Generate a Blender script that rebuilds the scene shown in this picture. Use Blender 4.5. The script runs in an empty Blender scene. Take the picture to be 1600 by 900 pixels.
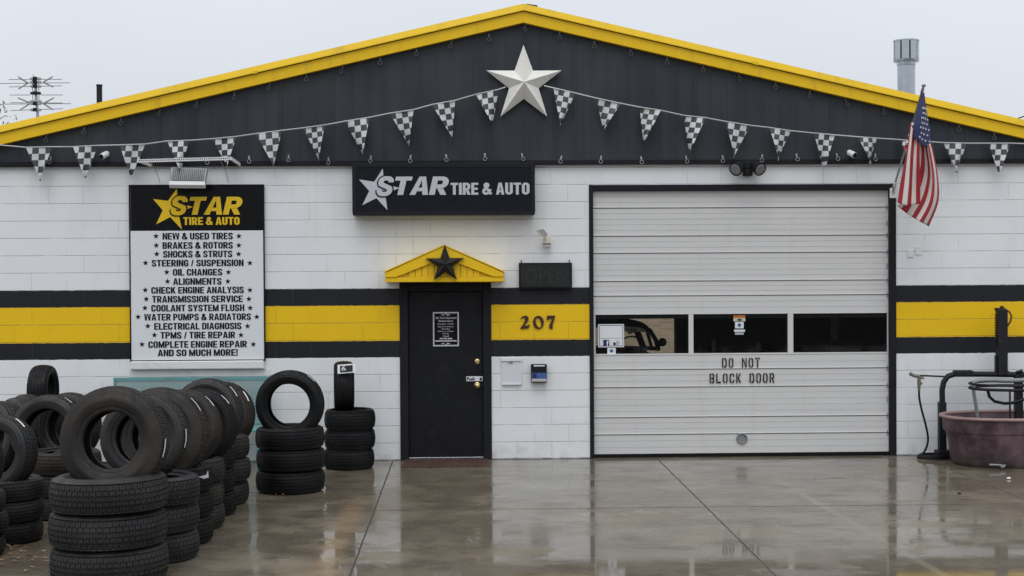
import bpy, bmesh, math, random
from mathutils import Matrix, Vector
random.seed(7)
S = bpy.context.scene
COL = S.collection
rad = math.radians

# ------------------------------------------------------------------ camera
F, D, H = 2300.0, 17.42, 2.265          # focal length in photo pixels, metres to the front wall, eye height
YAW, PITCH, ROLL = math.atan(73 / F), math.atan(31 / F), .0055
CR = Matrix.Rotation(-YAW, 3, 'Z') @ Matrix.Rotation(math.pi / 2 - PITCH, 3, 'X') @ Matrix.Rotation(-ROLL, 3, 'Z')
CP = Vector((0, -D, H))
cam_data = bpy.data.cameras.new('camera')
cam = bpy.data.objects.new('camera', cam_data)
COL.objects.link(cam)
cam.matrix_world = Matrix.Translation(CP) @ CR.to_4x4()
cam_data.sensor_width = 36
cam_data.lens = 36 * F / 1600
cam_data.clip_end = 600
S.camera = cam

# ------------------------------------------------------------------ sky, sun, exposure (overcast, wet day)
SUN_EL, SUN_AZ = rad(58), rad(190)
w = bpy.data.worlds.new('World')
S.world = w
w.use_nodes = True
wn, wl = w.node_tree.nodes, w.node_tree.links
wn.clear()
out = wn.new('ShaderNodeOutputWorld')
bg = wn.new('ShaderNodeBackground')
bg.inputs['Strength'].default_value = .1
sky = wn.new('ShaderNodeTexSky')
sky.sky_type = 'NISHITA'
sky.sun_disc = False
sky.sun_elevation = SUN_EL
sky.sun_rotation = SUN_AZ
sky.air_density = 2.0
sky.dust_density = 6.0
tc = wn.new('ShaderNodeTexCoord')
sep = wn.new('ShaderNodeSeparateXYZ')
ramp = wn.new('ShaderNodeMapRange')          # overcast layer: about three times brighter overhead than at the horizon
ramp.inputs['From Min'].default_value = .0
ramp.inputs['From Max'].default_value = 1.0
ramp.inputs['To Min'].default_value = 6.9
ramp.inputs['To Max'].default_value = 13.5
cn = wn.new('ShaderNodeTexNoise')
cn.inputs['Scale'].default_value = 2.2
cn.inputs['Detail'].default_value = 5
cm = wn.new('ShaderNodeMapRange')
cm.inputs['To Min'].default_value = .87
cm.inputs['To Max'].default_value = 1.13
mul = wn.new('ShaderNodeMath'); mul.operation = 'MULTIPLY'
grey = wn.new('ShaderNodeCombineColor')
tint = wn.new('ShaderNodeVectorMath'); tint.operation = 'MULTIPLY'
tint.inputs[1].default_value = (.945, 1.0, 1.08)
mix = wn.new('ShaderNodeMix'); mix.data_type = 'RGBA'
mix.inputs['Factor'].default_value = .93
wl.new(tc.outputs['Generated'], sep.inputs[0])
wl.new(sep.outputs['Z'], ramp.inputs['Value'])
wl.new(tc.outputs['Generated'], cn.inputs['Vector'])
wl.new(cn.outputs['Fac'], cm.inputs['Value'])
wl.new(ramp.outputs[0], mul.inputs[0]); wl.new(cm.outputs[0], mul.inputs[1])
for i in range(3): wl.new(mul.outputs[0], grey.inputs[i])
wl.new(grey.outputs[0], tint.inputs[0])
wl.new(sky.outputs[0], mix.inputs['A']); wl.new(tint.outputs[0], mix.inputs['B'])
wl.new(mix.outputs['Result'], bg.inputs['Color'])
wl.new(bg.outputs[0], out.inputs['Surface'])
sd = bpy.data.lights.new('sun', 'SUN')
sd.energy = .7
sd.angle = rad(35)
sd.color = (1, .985, .955)
sun = bpy.data.objects.new('sun', sd)
COL.objects.link(sun)
sdir = Vector((math.sin(SUN_AZ) * math.cos(SUN_EL), math.cos(SUN_AZ) * math.cos(SUN_EL), math.sin(SUN_EL)))
sun.rotation_euler = sdir.to_track_quat('Z', 'Y').to_euler()
sun.location = (0, -20, 20)
S.view_settings.view_transform = 'Standard'
S.view_settings.look = 'None'
S.view_settings.gamma = 1
S.view_settings.use_curve_mapping = False
S.view_settings.exposure = 0.07
S.render.engine = 'CYCLES'


# ------------------------------------------------------------------ measuring helpers: where a sight line meets a real plane
def P(px, py, y=0.0):
    d = CR @ Vector(((px - 800) / F, -(py - 450) / F, -1))
    return CP + d * ((y - CP.y) / d.y)


def G(px, py, z=0.0):
    d = CR @ Vector(((px - 800) / F, -(py - 450) / F, -1))
    return CP + d * ((z - CP.z) / d.z)


def RECT(x0, y0, x1, y1, y=0.0):
    my, mx = (y0 + y1) / 2, (x0 + x1) / 2
    return P(x0, my, y).x, P(x1, my, y).x, P(mx, y1, y).z, P(mx, y0, y).z      # x0 x1 z0 z1


# ------------------------------------------------------------------ materials
def new_mat(name):
    m = bpy.data.materials.new(name)
    m.use_nodes = True
    nt = m.node_tree
    b = nt.nodes['Principled BSDF']
    return m, nt, b


def nd(nt, typ, **kw):
    n = nt.nodes.new(typ)
    for k, v in kw.items():
        if k in ('operation', 'data_type', 'blend_type', 'interpolation_type', 'wave_type', 'bands_direction'):
            setattr(n, k, v)
        else:
            n.inputs[k].default_value = v
    return n


def mth(nt, op, a, b=None, c=None):
    n = nt.nodes.new('ShaderNodeMath'); n.operation = op
    for i, v in enumerate((a, b, c)):
        if v is None: continue
        if isinstance(v, (int, float)): n.inputs[i].default_value = v
        else: nt.links.new(v, n.inputs[i])
    return n.outputs[0]


def mixc(nt, f, a, b):
    n = nt.nodes.new('ShaderNodeMix'); n.data_type = 'RGBA'
    for key, v in (('Factor', f), ('A', a), ('B', b)):
        if isinstance(v, (int, float)): n.inputs[key].default_value = v
        elif isinstance(v, tuple): n.inputs[key].default_value = (*v, 1)
        else: nt.links.new(v, n.inputs[key])
    return n.outputs['Result']


def noise(nt, vec, scale, detail=4, rough=.55):
    n = nd(nt, 'ShaderNodeTexNoise', Scale=scale, Detail=detail, Roughness=rough)
    if vec is not None: nt.links.new(vec, n.inputs['Vector'])
    return n.outputs['Fac']


def rng(nt, v, a, b, c=0.0, d=1.0, smooth=True):
    n = nd(nt, 'ShaderNodeMapRange')
    if smooth: n.interpolation_type = 'SMOOTHSTEP'
    n.inputs['From Min'].default_value = a; n.inputs['From Max'].default_value = b
    n.inputs['To Min'].default_value = c; n.inputs['To Max'].default_value = d
    nt.links.new(v, n.inputs['Value'])
    return n.outputs[0]


def bump(nt, h, strength=.4, dist=.01):
    n = nd(nt, 'ShaderNodeBump', Strength=strength, Distance=dist)
    nt.links.new(h, n.inputs['Height'])
    return n.outputs[0]


def objco(nt, scale=None):
    t = nt.nodes.new('ShaderNodeTexCoord')
    if scale is None: return t.outputs['Object']
    m = nd(nt, 'ShaderNodeMapping', Scale=scale)
    nt.links.new(t.outputs['Object'], m.inputs[0])
    return m.outputs[0]


def simple(name, col, rough=.5, metal=0.0, var=.12, vscale=6.0, bscale=0.0, bstr=.2, bdist=.003, spec=.5, dirt=None, dscale=3.0, damt=.5, stretch=None):
    m, nt, b = new_mat(name)
    co = objco(nt, stretch)
    f = noise(nt, co, vscale)
    lo = tuple(c * (1 - var) for c in col); hi = tuple(min(1, c * (1 + var)) for c in col)
    c = mixc(nt, f, lo, hi)
    if dirt:
        dm = rng(nt, noise(nt, co, dscale, 6, .65), .5, .75, 0, damt)
        c = mixc(nt, dm, c, dirt)
    nt.links.new(c, b.inputs['Base Color'])
    b.inputs['Roughness'].default_value = rough
    b.inputs['Metallic'].default_value = metal
    b.inputs['Specular IOR Level'].default_value = spec
    nt.links.new(rng(nt, noise(nt, co, vscale * 1.7), .2, .8, max(0, rough - .1), min(1, rough + .1)), b.inputs['Roughness'])
    if bscale:
        nt.links.new(bump(nt, noise(nt, co, bscale), bstr, bdist), b.inputs['Normal'])
    return m


WHITE = (.76, .765, .76)
YEL = (.84, .53, .010)
BLK = (.018, .019, .023)
M = {}
M['black_paint'] = simple('black_paint', (.013, .0135, .017), .6, spec=.18, var=.2, bscale=60, bstr=.1)
M['door_black'] = simple('door_black', (.0095, .0100, .0125), .5, spec=.18, var=.25, vscale=5, bscale=90, bstr=.08, dirt=(.03, .03, .03), dscale=9, damt=.35)
M['yellow'] = simple('yellow_paint', YEL, .5, spec=.3, var=.07, vscale=3, dirt=(.34, .22, .03), dscale=3, damt=.4, stretch=(2.5, 2.5, .5))
M['yellow_lip'] = simple('yellow_metal_edge', (.84, .54, .012), .45, spec=.3, var=.05, vscale=3, dirt=(.35, .25, .05), dscale=4, damt=.3)
M['white_paint'] = simple('white_paint', (.74, .74, .73), .5, var=.04, dirt=(.45, .42, .38), dscale=8, damt=.4)
M['sign_white'] = simple('sign_white', (.73, .745, .775), .35, var=.02)
M['sign_black'] = simple('sign_black', (.006, .006, .0075), .3, spec=.16, var=.1)
M['box_black'] = simple('lightbox_black', (.008, .0085, .013), .3, spec=.2, var=.2)
M['letter_grey'] = simple('letter_pale_grey', (.52, .52, .57), .4, var=.03)
M['letter_black'] = simple('letter_black', (.007, .007, .010), .5, spec=.15, var=.1)
M['letter_yellow'] = simple('letter_yellow', (.80, .52, .02), .4, spec=.25, var=.05)
M['number_brown'] = simple('number_maroon', (.045, .012, .010), .4, var=.15)
M['star_white'] = simple('star_white', (.80, .78, .73), .45, var=.04, dirt=(.5, .46, .4), dscale=5, damt=.5)
M['star_black'] = simple('star_black', (.012, .012, .014), .42, spec=.3, var=.2)
M['steel'] = simple('galvanised_steel', (.46, .49, .52), .26, .95, var=.15, vscale=10)
M['dull_metal'] = simple('dull_metal', (.25, .255, .26), .5, .3, var=.25, vscale=15)
M['dark_metal'] = simple('dark_metal', (.016, .0165, .02), .5, .1, spec=.25, var=.3, vscale=15, dirt=(.07, .045, .03), dscale=10, damt=.4)
M['fin_grey'] = simple('fin_grey', (.24, .245, .25), .5, .2, var=.1)
M['antenna_grey'] = simple('antenna_grey', (.33, .34, .35), .5, .2, var=.2)
M['brass'] = simple('brass', (.72, .55, .25), .28, .95, var=.1)
M['cream_plastic'] = simple('cream_plastic', (.62, .58, .48), .45, var=.06)
M['white_plastic'] = simple('white_plastic', (.74, .74, .75), .4, var=.03)
M['paper'] = simple('paper', (.66, .66, .71), .6, var=.03)
M['lamp_glass'] = simple('lamp_glass', (.20, .205, .21), .25, var=.2, vscale=25)
M['black_rubber'] = simple('black_rubber', (.008, .008, .009), .6, spec=.15, var=.2)
M['hose'] = simple('hose_black', (.010, .010, .011), .5, spec=.25, var=.2)
M['red_hose'] = simple('hose_red', (.10, .02, .015), .45, var=.2)
M['lip_shade'] = simple('lip_shade', (.10, .065, .012), .6, spec=.1)
M['mat_brown'] = simple('doormat_brown', (.055, .022, .016), .75, var=.4, vscale=20, bscale=120, bstr=.6, bdist=.006, dirt=(.16, .11, .07), dscale=12, damt=.8)
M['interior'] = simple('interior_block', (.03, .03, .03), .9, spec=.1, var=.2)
M['car_black'] = simple('car_black', (.048, .051, .052), .28, var=.1)
M['chrome'] = simple('chrome', (.75, .75, .77), .12, 1.0, var=.05)
M['screen_dark'] = simple('sign_screen_dark', (.022, .023, .0225), .4, spec=.2, var=.15)
M['screen_letter'] = simple('unlit_letter', (.033, .035, .034), .4, spec=.2, var=.1)
M['navy'] = simple('navy', (.012, .02, .09), .4, var=.1)
M['blue'] = simple('blue', (.05, .11, .30), .4, var=.15)
M['orange'] = simple('orange', (.55, .18, .05), .4, var=.1)
M['silver'] = simple('silver_strip', (.5, .5, .54), .35, .3, var=.05)
M['red_cloth'] = simple('flag_red', (.36, .022, .035), .8, var=.12, bscale=300, bstr=.2, bdist=.001)
M['white_cloth'] = simple('flag_white', (.66, .62, .57), .8, var=.08, bscale=300, bstr=.2, bdist=.001)
M['blue_cloth'] = simple('flag_blue', (.028, .038, .12), .8, var=.15, bscale=300, bstr=.2, bdist=.001)
M['cord'] = simple('cord_white', (.55, .55, .56), .7, var=.15, vscale=10)
M['sticker'] = simple('tread_sticker', (.78, .76, .74), .5, var=.05)
M['bark'] = simple('bark', (.12, .10, .085), .85, var=.3, vscale=10)
M['leaf_tree'] = simple('autumn_leaf_tree', (.16, .15, .09), .7, var=.5, vscale=4)
M['leaf_fallen'] = simple('fallen_leaf', (.30, .17, .085), .6, var=.5, vscale=3)
M['roofing'] = simple('roof_metal', (.30, .31, .32), .5, .3, var=.1)


def mat_tire(name, base, brown, spec=.25):
    m, nt, b = new_mat(name)
    co = objco(nt)
    f = noise(nt, co, 5, 5)
    c = mixc(nt, f, tuple(v * .7 for v in base), tuple(v * 1.35 for v in base))
    b.inputs['Specular IOR Level'].default_value = spec
    dm = rng(nt, noise(nt, co, 2.6, 6, .6), .42, .72, 0, .8)
    c = mixc(nt, dm, c, brown)
    nt.links.new(c, b.inputs['Base Color'])
    nt.links.new(rng(nt, noise(nt, co, 9), .3, .7, .42, .72), b.inputs['Roughness'])
    # raised sidewall lettering and scuff rings, by radius
    ln = nt.nodes.new('ShaderNodeVectorMath'); ln.operation = 'LENGTH'
    fl_ = nd(nt, 'ShaderNodeMapping', Scale=(1, 1, 0)); nt.links.new(co, fl_.inputs[0]); nt.links.new(fl_.outputs[0], ln.inputs[0])
    rr = ln.outputs['Value']
    letters = mth(nt, 'MULTIPLY', rng(nt, noise(nt, co, 42, 1), .52, .56), mth(nt, 'MULTIPLY', rng(nt, rr, .255, .26), rng(nt, rr, .295, .30, 1, 0)))
    scuff = rng(nt, noise(nt, co, 24, 6, .75), .56, .70, 0, .55)
    c = mixc(nt, scuff, c, tuple(v * 1.5 for v in brown))
    nt.links.new(c, b.inputs['Base Color'])
    hh = mth(nt, 'ADD', mth(nt, 'ADD', mth(nt, 'MULTIPLY', letters, .8), noise(nt, co, 70, 4)), mth(nt, 'MULTIPLY', mth(nt, 'SINE', mth(nt, 'MULTIPLY', rr, 420.0)), .12))
    nt.links.new(bump(nt, hh, .35, .004), b.inputs['Normal'])
    return m


M['tire_a'] = mat_tire('tire_rubber_grey', (.0125, .0127, .0138), (.036, .032, .027), .38)
M['tire_b'] = mat_tire('tire_rubber_black', (.0062, .0063, .0072), (.012, .0115, .0115), .2)
M['tire_c'] = mat_tire('tire_rubber_dusty', (.0165, .0150, .0140), (.046, .036, .028), .28)


def mat_wall():
    m, nt, b = new_mat('painted_block_wall')
    co = objco(nt)
    sp = nd(nt, 'ShaderNodeSeparateXYZ'); nt.links.new(co, sp.inputs[0])
    x, z = sp.outputs['X'], sp.outputs['Z']
    cv = nd(nt, 'ShaderNodeCombineXYZ'); nt.links.new(x, cv.inputs['X']); nt.links.new(z, cv.inputs['Y'])
    br = nt.nodes.new('ShaderNodeTexBrick')
    br.offset = .5
    for k, v in dict(Scale=1.0, ).items(): br.inputs[k].default_value = v
    br.inputs['Mortar Size'].default_value = .0035
    br.inputs['Mortar Smooth'].default_value = .25
    br.inputs['Brick Width'].default_value = .4064
    br.inputs['Row Height'].default_value = .2032
    nt.links.new(cv.outputs[0], br.inputs['Vector'])
    # bed joints (strong) by course, head joints (filled with paint, patchy)
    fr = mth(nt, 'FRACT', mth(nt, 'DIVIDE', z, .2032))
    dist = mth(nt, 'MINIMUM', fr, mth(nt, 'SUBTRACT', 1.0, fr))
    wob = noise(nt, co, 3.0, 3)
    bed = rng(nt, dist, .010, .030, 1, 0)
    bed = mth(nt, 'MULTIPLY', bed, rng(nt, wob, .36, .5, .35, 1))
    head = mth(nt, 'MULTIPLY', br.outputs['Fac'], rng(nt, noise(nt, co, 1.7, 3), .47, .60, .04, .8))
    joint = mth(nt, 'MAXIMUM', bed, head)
    # painted bands by height
    zn = mth(nt, 'ADD', z, mth(nt, 'MULTIPLY', mth(nt, 'SUBTRACT', noise(nt, co, 12, 5, .7), .5), .024))
    def band(a, bb):
        lo = rng(nt, zn, a - .002, a + .002); hi = rng(nt, zn, bb - .002, bb + .002, 1, 0)
        return mth(nt, 'MULTIPLY', lo, hi)
    kb = band(6 * .2032, 10 * .2032)
    yb = band(7 * .2032 - .008, 9 * .2032 + .006)
    wv = noise(nt, co, 1.3, 5)
    b.inputs['Specular IOR Level'].default_value = .25
    white = mixc(nt, wv, (.75, .768, .785), (.815, .828, .84))
    # thin vertical run-off stains under the gable and splashed dirt at the foot
    mp = nd(nt, 'ShaderNodeMapping', Scale=(9, 9, .5)); nt.links.new(co, mp.inputs[0])
    st = rng(nt, noise(nt, mp.outputs[0], 1.0, 5), .55, .8, 0, .28)
    white = mixc(nt, st, white, (.60, .59, .56))
    foot = mth(nt, 'MULTIPLY', rng(nt, z, 0, .30, 1, 0), rng(nt, noise(nt, co, 5, 6, .7), .40, .70, 0, .65))
    white = mixc(nt, foot, white, (.46, .445, .41))
    patch = rng(nt, noise(nt, co, .9, 4, .6), .5, .56, 0, .35)
    white = mixc(nt, patch, white, (.70, .715, .725))
    chip = rng(nt, noise(nt, co, 23, 3), .74, .77, 0, .45)
    white = mixc(nt, chip, white, (.52, .51, .48))
    white = mixc(nt, mth(nt, 'MULTIPLY', rng(nt, zn, .006, .022, 1, 0), rng(nt, noise(nt, co, 6, 4), .35, .6, .25, .8)), white, (.11, .10, .09))
    yel = mixc(nt, noise(nt, co, 2.2, 5), tuple(v * .93 for v in YEL), tuple(v * 1.05 for v in YEL))
    black = mixc(nt, noise(nt, co, 4, 5), (.0105, .011, .0145), (.018, .019, .025))
    c = mixc(nt, kb, white, black)
    c = mixc(nt, yb, c, yel)
    joint_shade = mixc(nt, .42, c, (.10, .095, .085))  # crevice shade of the block joints, painted into the wall colour
    c = mixc(nt, mth(nt, 'MULTIPLY', joint, .95), c, joint_shade)
    nt.links.new(c, b.inputs['Base Color'])
    nt.links.new(rng(nt, wv, .3, .7, .45, .6), b.inputs['Roughness'])
    h = mth(nt, 'ADD', mth(nt, 'MULTIPLY', joint, -1.0), mth(nt, 'MULTIPLY', noise(nt, co, 38, 6, .7), .5))
    nt.links.new(bump(nt, h, .55, .006), b.inputs['Normal'])
    return m


def mat_ground():
    m, nt, b = new_mat('wet_concrete')
    co = objco(nt)
    sp = nd(nt, 'ShaderNodeSeparateXYZ'); nt.links.new(co, sp.inputs[0])
    x, y = sp.outputs['X'], sp.outputs['Y']
    wob = mth(nt, 'MULTIPLY', mth(nt, 'SUBTRACT', noise(nt, co, 5, 4), .5), .02)
    def lines(v, start, step, wd):
        t = mth(nt, 'FRACT', mth(nt, 'DIVIDE', mth(nt, 'ADD', mth(nt, 'SUBTRACT', v, start), wob), step))
        dd = mth(nt, 'MULTIPLY', mth(nt, 'MINIMUM', t, mth(nt, 'SUBTRACT', 1.0, t)), step)
        return rng(nt, dd, wd * .5, wd, 1, 0)
    jx = lines(x, -.865, 3.125, .0095)
    jy = lines(y, -3.62, 3.62, .017)
    j = mth(nt, 'MAXIMUM', jx, jy)
    big = noise(nt, co, .55, 6, .6)
    mid = noise(nt, co, 1.9, 7, .62)
    fine = noise(nt, co, 14, 6, .65)
    c = mixc(nt, rng(nt, big, .32, .68), (.120, .094, .060), (.185, .155, .108))
    c = mixc(nt, rng(nt, mid, .40, .68, 0, .8), c, (.070, .048, .026))
    mp = nd(nt, 'ShaderNodeMapping', Scale=(.35, 1.6, 1), Rotation=(0, 0, .12)); nt.links.new(co, mp.inputs[0])
    c = mixc(nt, rng(nt, noise(nt, mp.outputs[0], 1.3, 6, .6), .52, .72, 0, .5), c, (.22, .175, .11))
    c = mixc(nt, rng(nt, fine, .5, .8, 0, .35), c, (.085, .072, .055))
    mp2_early = nd(nt, 'ShaderNodeMapping', Scale=(1.1, 2.0, 1), Location=(7.7, 2.3, 0)); nt.links.new(co, mp2_early.inputs[0])
    spot = rng(nt, noise(nt, co, 3.7, 2), .72, .75, 0, .55)
    c = mixc(nt, spot, c, (.05, .044, .036))
    mpb = nd(nt, 'ShaderNodeMapping', Scale=(2.0, 7.5, 1)); nt.links.new(co, mpb.inputs[0])
    broom = noise(nt, mpb.outputs[0], 1.0, 5, .6)
    c = mixc(nt, rng(nt, broom, .5, .75, 0, .45), c, (.075, .060, .040))
    c = mixc(nt, rng(nt, broom, .25, .42, .35, 0), c, (.21, .18, .135))
    # an old filled crack: pale strip running away from the door between two joints
    cx = mth(nt, 'ABSOLUTE', mth(nt, 'ADD', mth(nt, 'SUBTRACT', x, mth(nt, 'MULTIPLY', mth(nt, 'ADD', y, 1.44), -.0375)), mth(nt, 'ADD', mth(nt, 'MULTIPLY', wob, 2.0), -3.29)))
    pale = mth(nt, 'MULTIPLY', mth(nt, 'MULTIPLY', rng(nt, cx, .004, .07, 1, 0), rng(nt, mid, .35, .6, .15, 1)), rng(nt, y, -2.2, -1.2, .5, 0))
    c = mixc(nt, pale, c, (.29, .24, .165))
    # rusty stain alongside the first joint
    sx = mth(nt, 'ABSOLUTE', mth(nt, 'ADD', x, 1.08))
    c = mixc(nt, mth(nt, 'MULTIPLY', rng(nt, sx, .03, .17, 1, 0), rng(nt, y, -3.6, -2.6, .6, 0)), c, (.27, .185, .10))
    oil = rng(nt, noise(nt, mp2_early.outputs[0], 1.0, 3), .66, .72, 0, .6)
    c = mixc(nt, oil, c, (.040, .033, .025))
    c = mixc(nt, mth(nt, 'MULTIPLY', j, .95), c, (.022, .019, .016))
    nt.links.new(c, b.inputs['Base Color'])
    b.inputs['Roughness'].default_value = .75
    # water film: standing water is mirror smooth, the rest a rough sheen
    wet = noise(nt, co, .42, 5, .55)
    mp2 = nd(nt, 'ShaderNodeMapping', Scale=(1.0, 1.0, 1.0), Location=(3.1, 1.7, 0)); nt.links.new(co, mp2.inputs[0])
    pud = noise(nt, mp2.outputs[0], .8, 7, .62)
    near = rng(nt, y, -7.6, -3.8, .11, -.02)              # the slab dips towards the street, so water stands there
    pm = rng(nt, mth(nt, 'ADD', pud, near), .53, .565)
    mp3 = nd(nt, 'ShaderNodeMapping', Scale=(.6, 1.0, 1), Location=(1.3, 4.1, 0)); nt.links.new(co, mp3.inputs[0])
    rough = rng(nt, mth(nt, 'ADD', mth(nt, 'MULTIPLY', noise(nt, mp3.outputs[0], 2.3, 7, .68), .6), mth(nt, 'MULTIPLY', broom, .4)), .36, .64, .05, .25)
    r2 = nd(nt, 'ShaderNodeMix'); r2.data_type = 'FLOAT'
    nt.links.new(pm, r2.inputs['Factor']); nt.links.new(rough, r2.inputs['A']); r2.inputs['B'].default_value = .05
    b.inputs['Coat IOR'].default_value = 1.44
    nt.links.new(r2.outputs['Result'], b.inputs['Coat Roughness'])
    dry = rng(nt, mth(nt, 'ADD', mth(nt, 'MULTIPLY', wet, .6), mth(nt, 'MULTIPLY', mid, .4)), .38, .50, .45, 1.0)
    nt.links.new(mth(nt, 'MULTIPLY', mth(nt, 'MAXIMUM', dry, pm), mth(nt, 'SUBTRACT', 1.0, j)), b.inputs['Coat Weight'])
    h = mth(nt, 'ADD', mth(nt, 'MULTIPLY', j, -1.5), mth(nt, 'ADD', mth(nt, 'MULTIPLY', fine, .5), mth(nt, 'MULTIPLY', mid, 1.5)))
    nt.links.new(bump(nt, h, .25, .006), b.inputs['Normal'])
    # the film's own surface: gentle undulation
    nt.links.new(bump(nt, mth(nt, 'ADD', mth(nt, 'ADD', noise(nt, co, 2.5, 3), mth(nt, 'MULTIPLY', noise(nt, co, 11, 4), mth(nt, 'SUBTRACT', .35, mth(nt, 'MULTIPLY', pm, .3)))), mth(nt, 'MULTIPLY', j, -.6)), .08, .006), b.inputs['Coat Normal'])
    return m


def mat_siding():
    m, nt, b = new_mat('charcoal_siding')
    co = objco(nt)
    mp = nd(nt, 'ShaderNodeMapping', Scale=(7, 7, .35)); nt.links.new(co, mp.inputs[0])
    st = noise(nt, mp.outputs[0], 1.0, 6, .6)
    c = mixc(nt, rng(nt, st, .3, .75), (.025, .030, .039), (.039, .046, .056))
    b.inputs['Specular IOR Level'].default_value = .25
    c = mixc(nt, rng(nt, noise(nt, co, .8, 4), .4, .7, 0, .5), c, (.055, .058, .058))
    c = mixc(nt, rng(nt, noise(nt, co, 30, 2), .76, .79, 0, .5), c, (.14, .14, .14))
    nt.links.new(c, b.inputs['Base Color'])
    nt.links.new(rng(nt, st, .3, .7, .42, .6), b.inputs['Roughness'])
    nt.links.new(bump(nt, noise(nt, co, 3, 2), .15, .01), b.inputs['Normal'])
    return m


def mat_garage():
    m, nt, b = new_mat('garage_door_steel')
    co = objco(nt)
    mp = nd(nt, 'ShaderNodeMapping', Scale=(.6, 1, 8)); nt.links.new(co, mp.inputs[0])
    c = mixc(nt, noise(nt, mp.outputs[0], 1.4, 6, .6), (.58, .575, .57), (.66, .655, .645))
    mp2 = nd(nt, 'ShaderNodeMapping', Scale=(6, 1, .5)); nt.links.new(co, mp2.inputs[0])
    c = mixc(nt, rng(nt, noise(nt, mp2.outputs[0], 1.1, 6), .5, .75, 0, .14), c, (.46, .43, .40))
    nt.links.new(c, b.inputs['Base Color'])
    b.inputs['Roughness'].default_value = .42
    return m


def mat_checker():
    m, nt, b = new_mat('checkered_plastic')
    t = nt.nodes.new('ShaderNodeTexCoord')
    ck = nd(nt, 'ShaderNodeTexChecker', Scale=1.0)
    ck.inputs['Color1'].default_value = (.60, .605, .62, 1)
    ck.inputs['Color2'].default_value = (.024, .025, .03, 1)
    nt.links.new(t.outputs['UV'], ck.inputs['Vector'])
    oi = nt.nodes.new('ShaderNodeObjectInfo')
    fade = rng(nt, oi.outputs['Random'], 0, 1, .05, .30, False)
    nt.links.new(mixc(nt, mth(nt, 'MULTIPLY', fade, noise(nt, objco(nt), 5, 3)), ck.outputs['Color'], (.20, .20, .205)), b.inputs['Base Color'])
    b.inputs['Roughness'].default_value = .5
    return m


def mat_glass():
    m = bpy.data.materials.new('window_glass'); m.use_nodes = True
    nt = m.node_tree; nt.nodes.clear()
    o = nt.nodes.new('ShaderNodeOutputMaterial')
    mx = nt.nodes.new('ShaderNodeMixShader')
    tr = nt.nodes.new('ShaderNodeBsdfTransparent'); tr.inputs[0].default_value = (.86, .88, .87, 1)
    gl = nt.nodes.new('ShaderNodeBsdfGlossy'); gl.inputs['Roughness'].default_value = .03
    fr = nt.nodes.new('ShaderNodeFresnel'); fr.inputs[0].default_value = 1.5
    nt.links.new(fr.outputs[0], mx.inputs[0]); nt.links.new(tr.outputs[0], mx.inputs[1]); nt.links.new(gl.outputs[0], mx.inputs[2])
    nt.links.new(mx.outputs[0], o.inputs[0])
    return m


def mat_teal():
    m, nt, b = new_mat('teal_expanded_metal')
    c = mixc(nt, noise(nt, objco(nt), 4, 5), (.095, .25, .255), (.15, .33, .34))
    c = mixc(nt, rng(nt, noise(nt, objco(nt), 9, 6), .52, .7, 0, .4), c, (.16, .14, .12))
    nt.links.new(c, b.inputs['Base Color'])
    b.inputs['Roughness'].default_value = .5
    return m


def mat_tub():
    m, nt, b = new_mat('faded_maroon_plastic')
    co = objco(nt)
    c = mixc(nt, rng(nt, noise(nt, co, 4, 7, .65), .32, .66), (.040, .021, .026), (.150, .095, .108))
    mp = nd(nt, 'ShaderNodeMapping', Scale=(5, 5, .8)); nt.links.new(co, mp.inputs[0])
    c = mixc(nt, rng(nt, noise(nt, mp.outputs[0], 1.2, 6), .5, .75, 0, .6), c, (.06, .045, .048))
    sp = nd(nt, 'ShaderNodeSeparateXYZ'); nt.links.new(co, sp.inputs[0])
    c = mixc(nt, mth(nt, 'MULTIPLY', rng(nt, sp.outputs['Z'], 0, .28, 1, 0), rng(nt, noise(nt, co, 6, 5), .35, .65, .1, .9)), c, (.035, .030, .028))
    nt.links.new(c, b.inputs['Base Color'])
    b.inputs['Roughness'].default_value = .5
    nt.links.new(bump(nt, noise(nt, co, 25, 4), .2, .004), b.inputs['Normal'])
    return m


def mat_brick():
    m, nt, b = new_mat('tan_brick')
    co = objco(nt)
    sp = nd(nt, 'ShaderNodeSeparateXYZ'); nt.links.new(co, sp.inputs[0])
    cv = nd(nt, 'ShaderNodeCombineXYZ'); nt.links.new(sp.outputs['X'], cv.inputs['X']); nt.links.new(sp.outputs['Z'], cv.inputs['Y'])
    br = nt.nodes.new('ShaderNodeTexBrick')
    br.inputs['Scale'].default_value = 1; br.inputs['Brick Width'].default_value = .21; br.inputs['Row Height'].default_value = .075
    br.inputs['Mortar Size'].default_value = .006
    br.inputs['Color1'].default_value = (.40, .31, .21, 1); br.inputs['Color2'].default_value = (.30, .23, .155, 1)
    br.inputs['Mortar'].default_value = (.42, .36, .28, 1)
    nt.links.new(cv.outputs[0], br.inputs['Vector'])
    nt.links.new(br.outputs['Color'], b.inputs['Base Color'])
    b.inputs['Roughness'].default_value = .8
    return m


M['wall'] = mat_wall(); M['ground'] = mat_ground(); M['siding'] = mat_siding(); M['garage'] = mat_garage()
M['checker'] = mat_checker(); M['glass'] = mat_glass(); M['teal'] = mat_teal(); M['tub'] = mat_tub(); M['brick'] = mat_brick()


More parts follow.
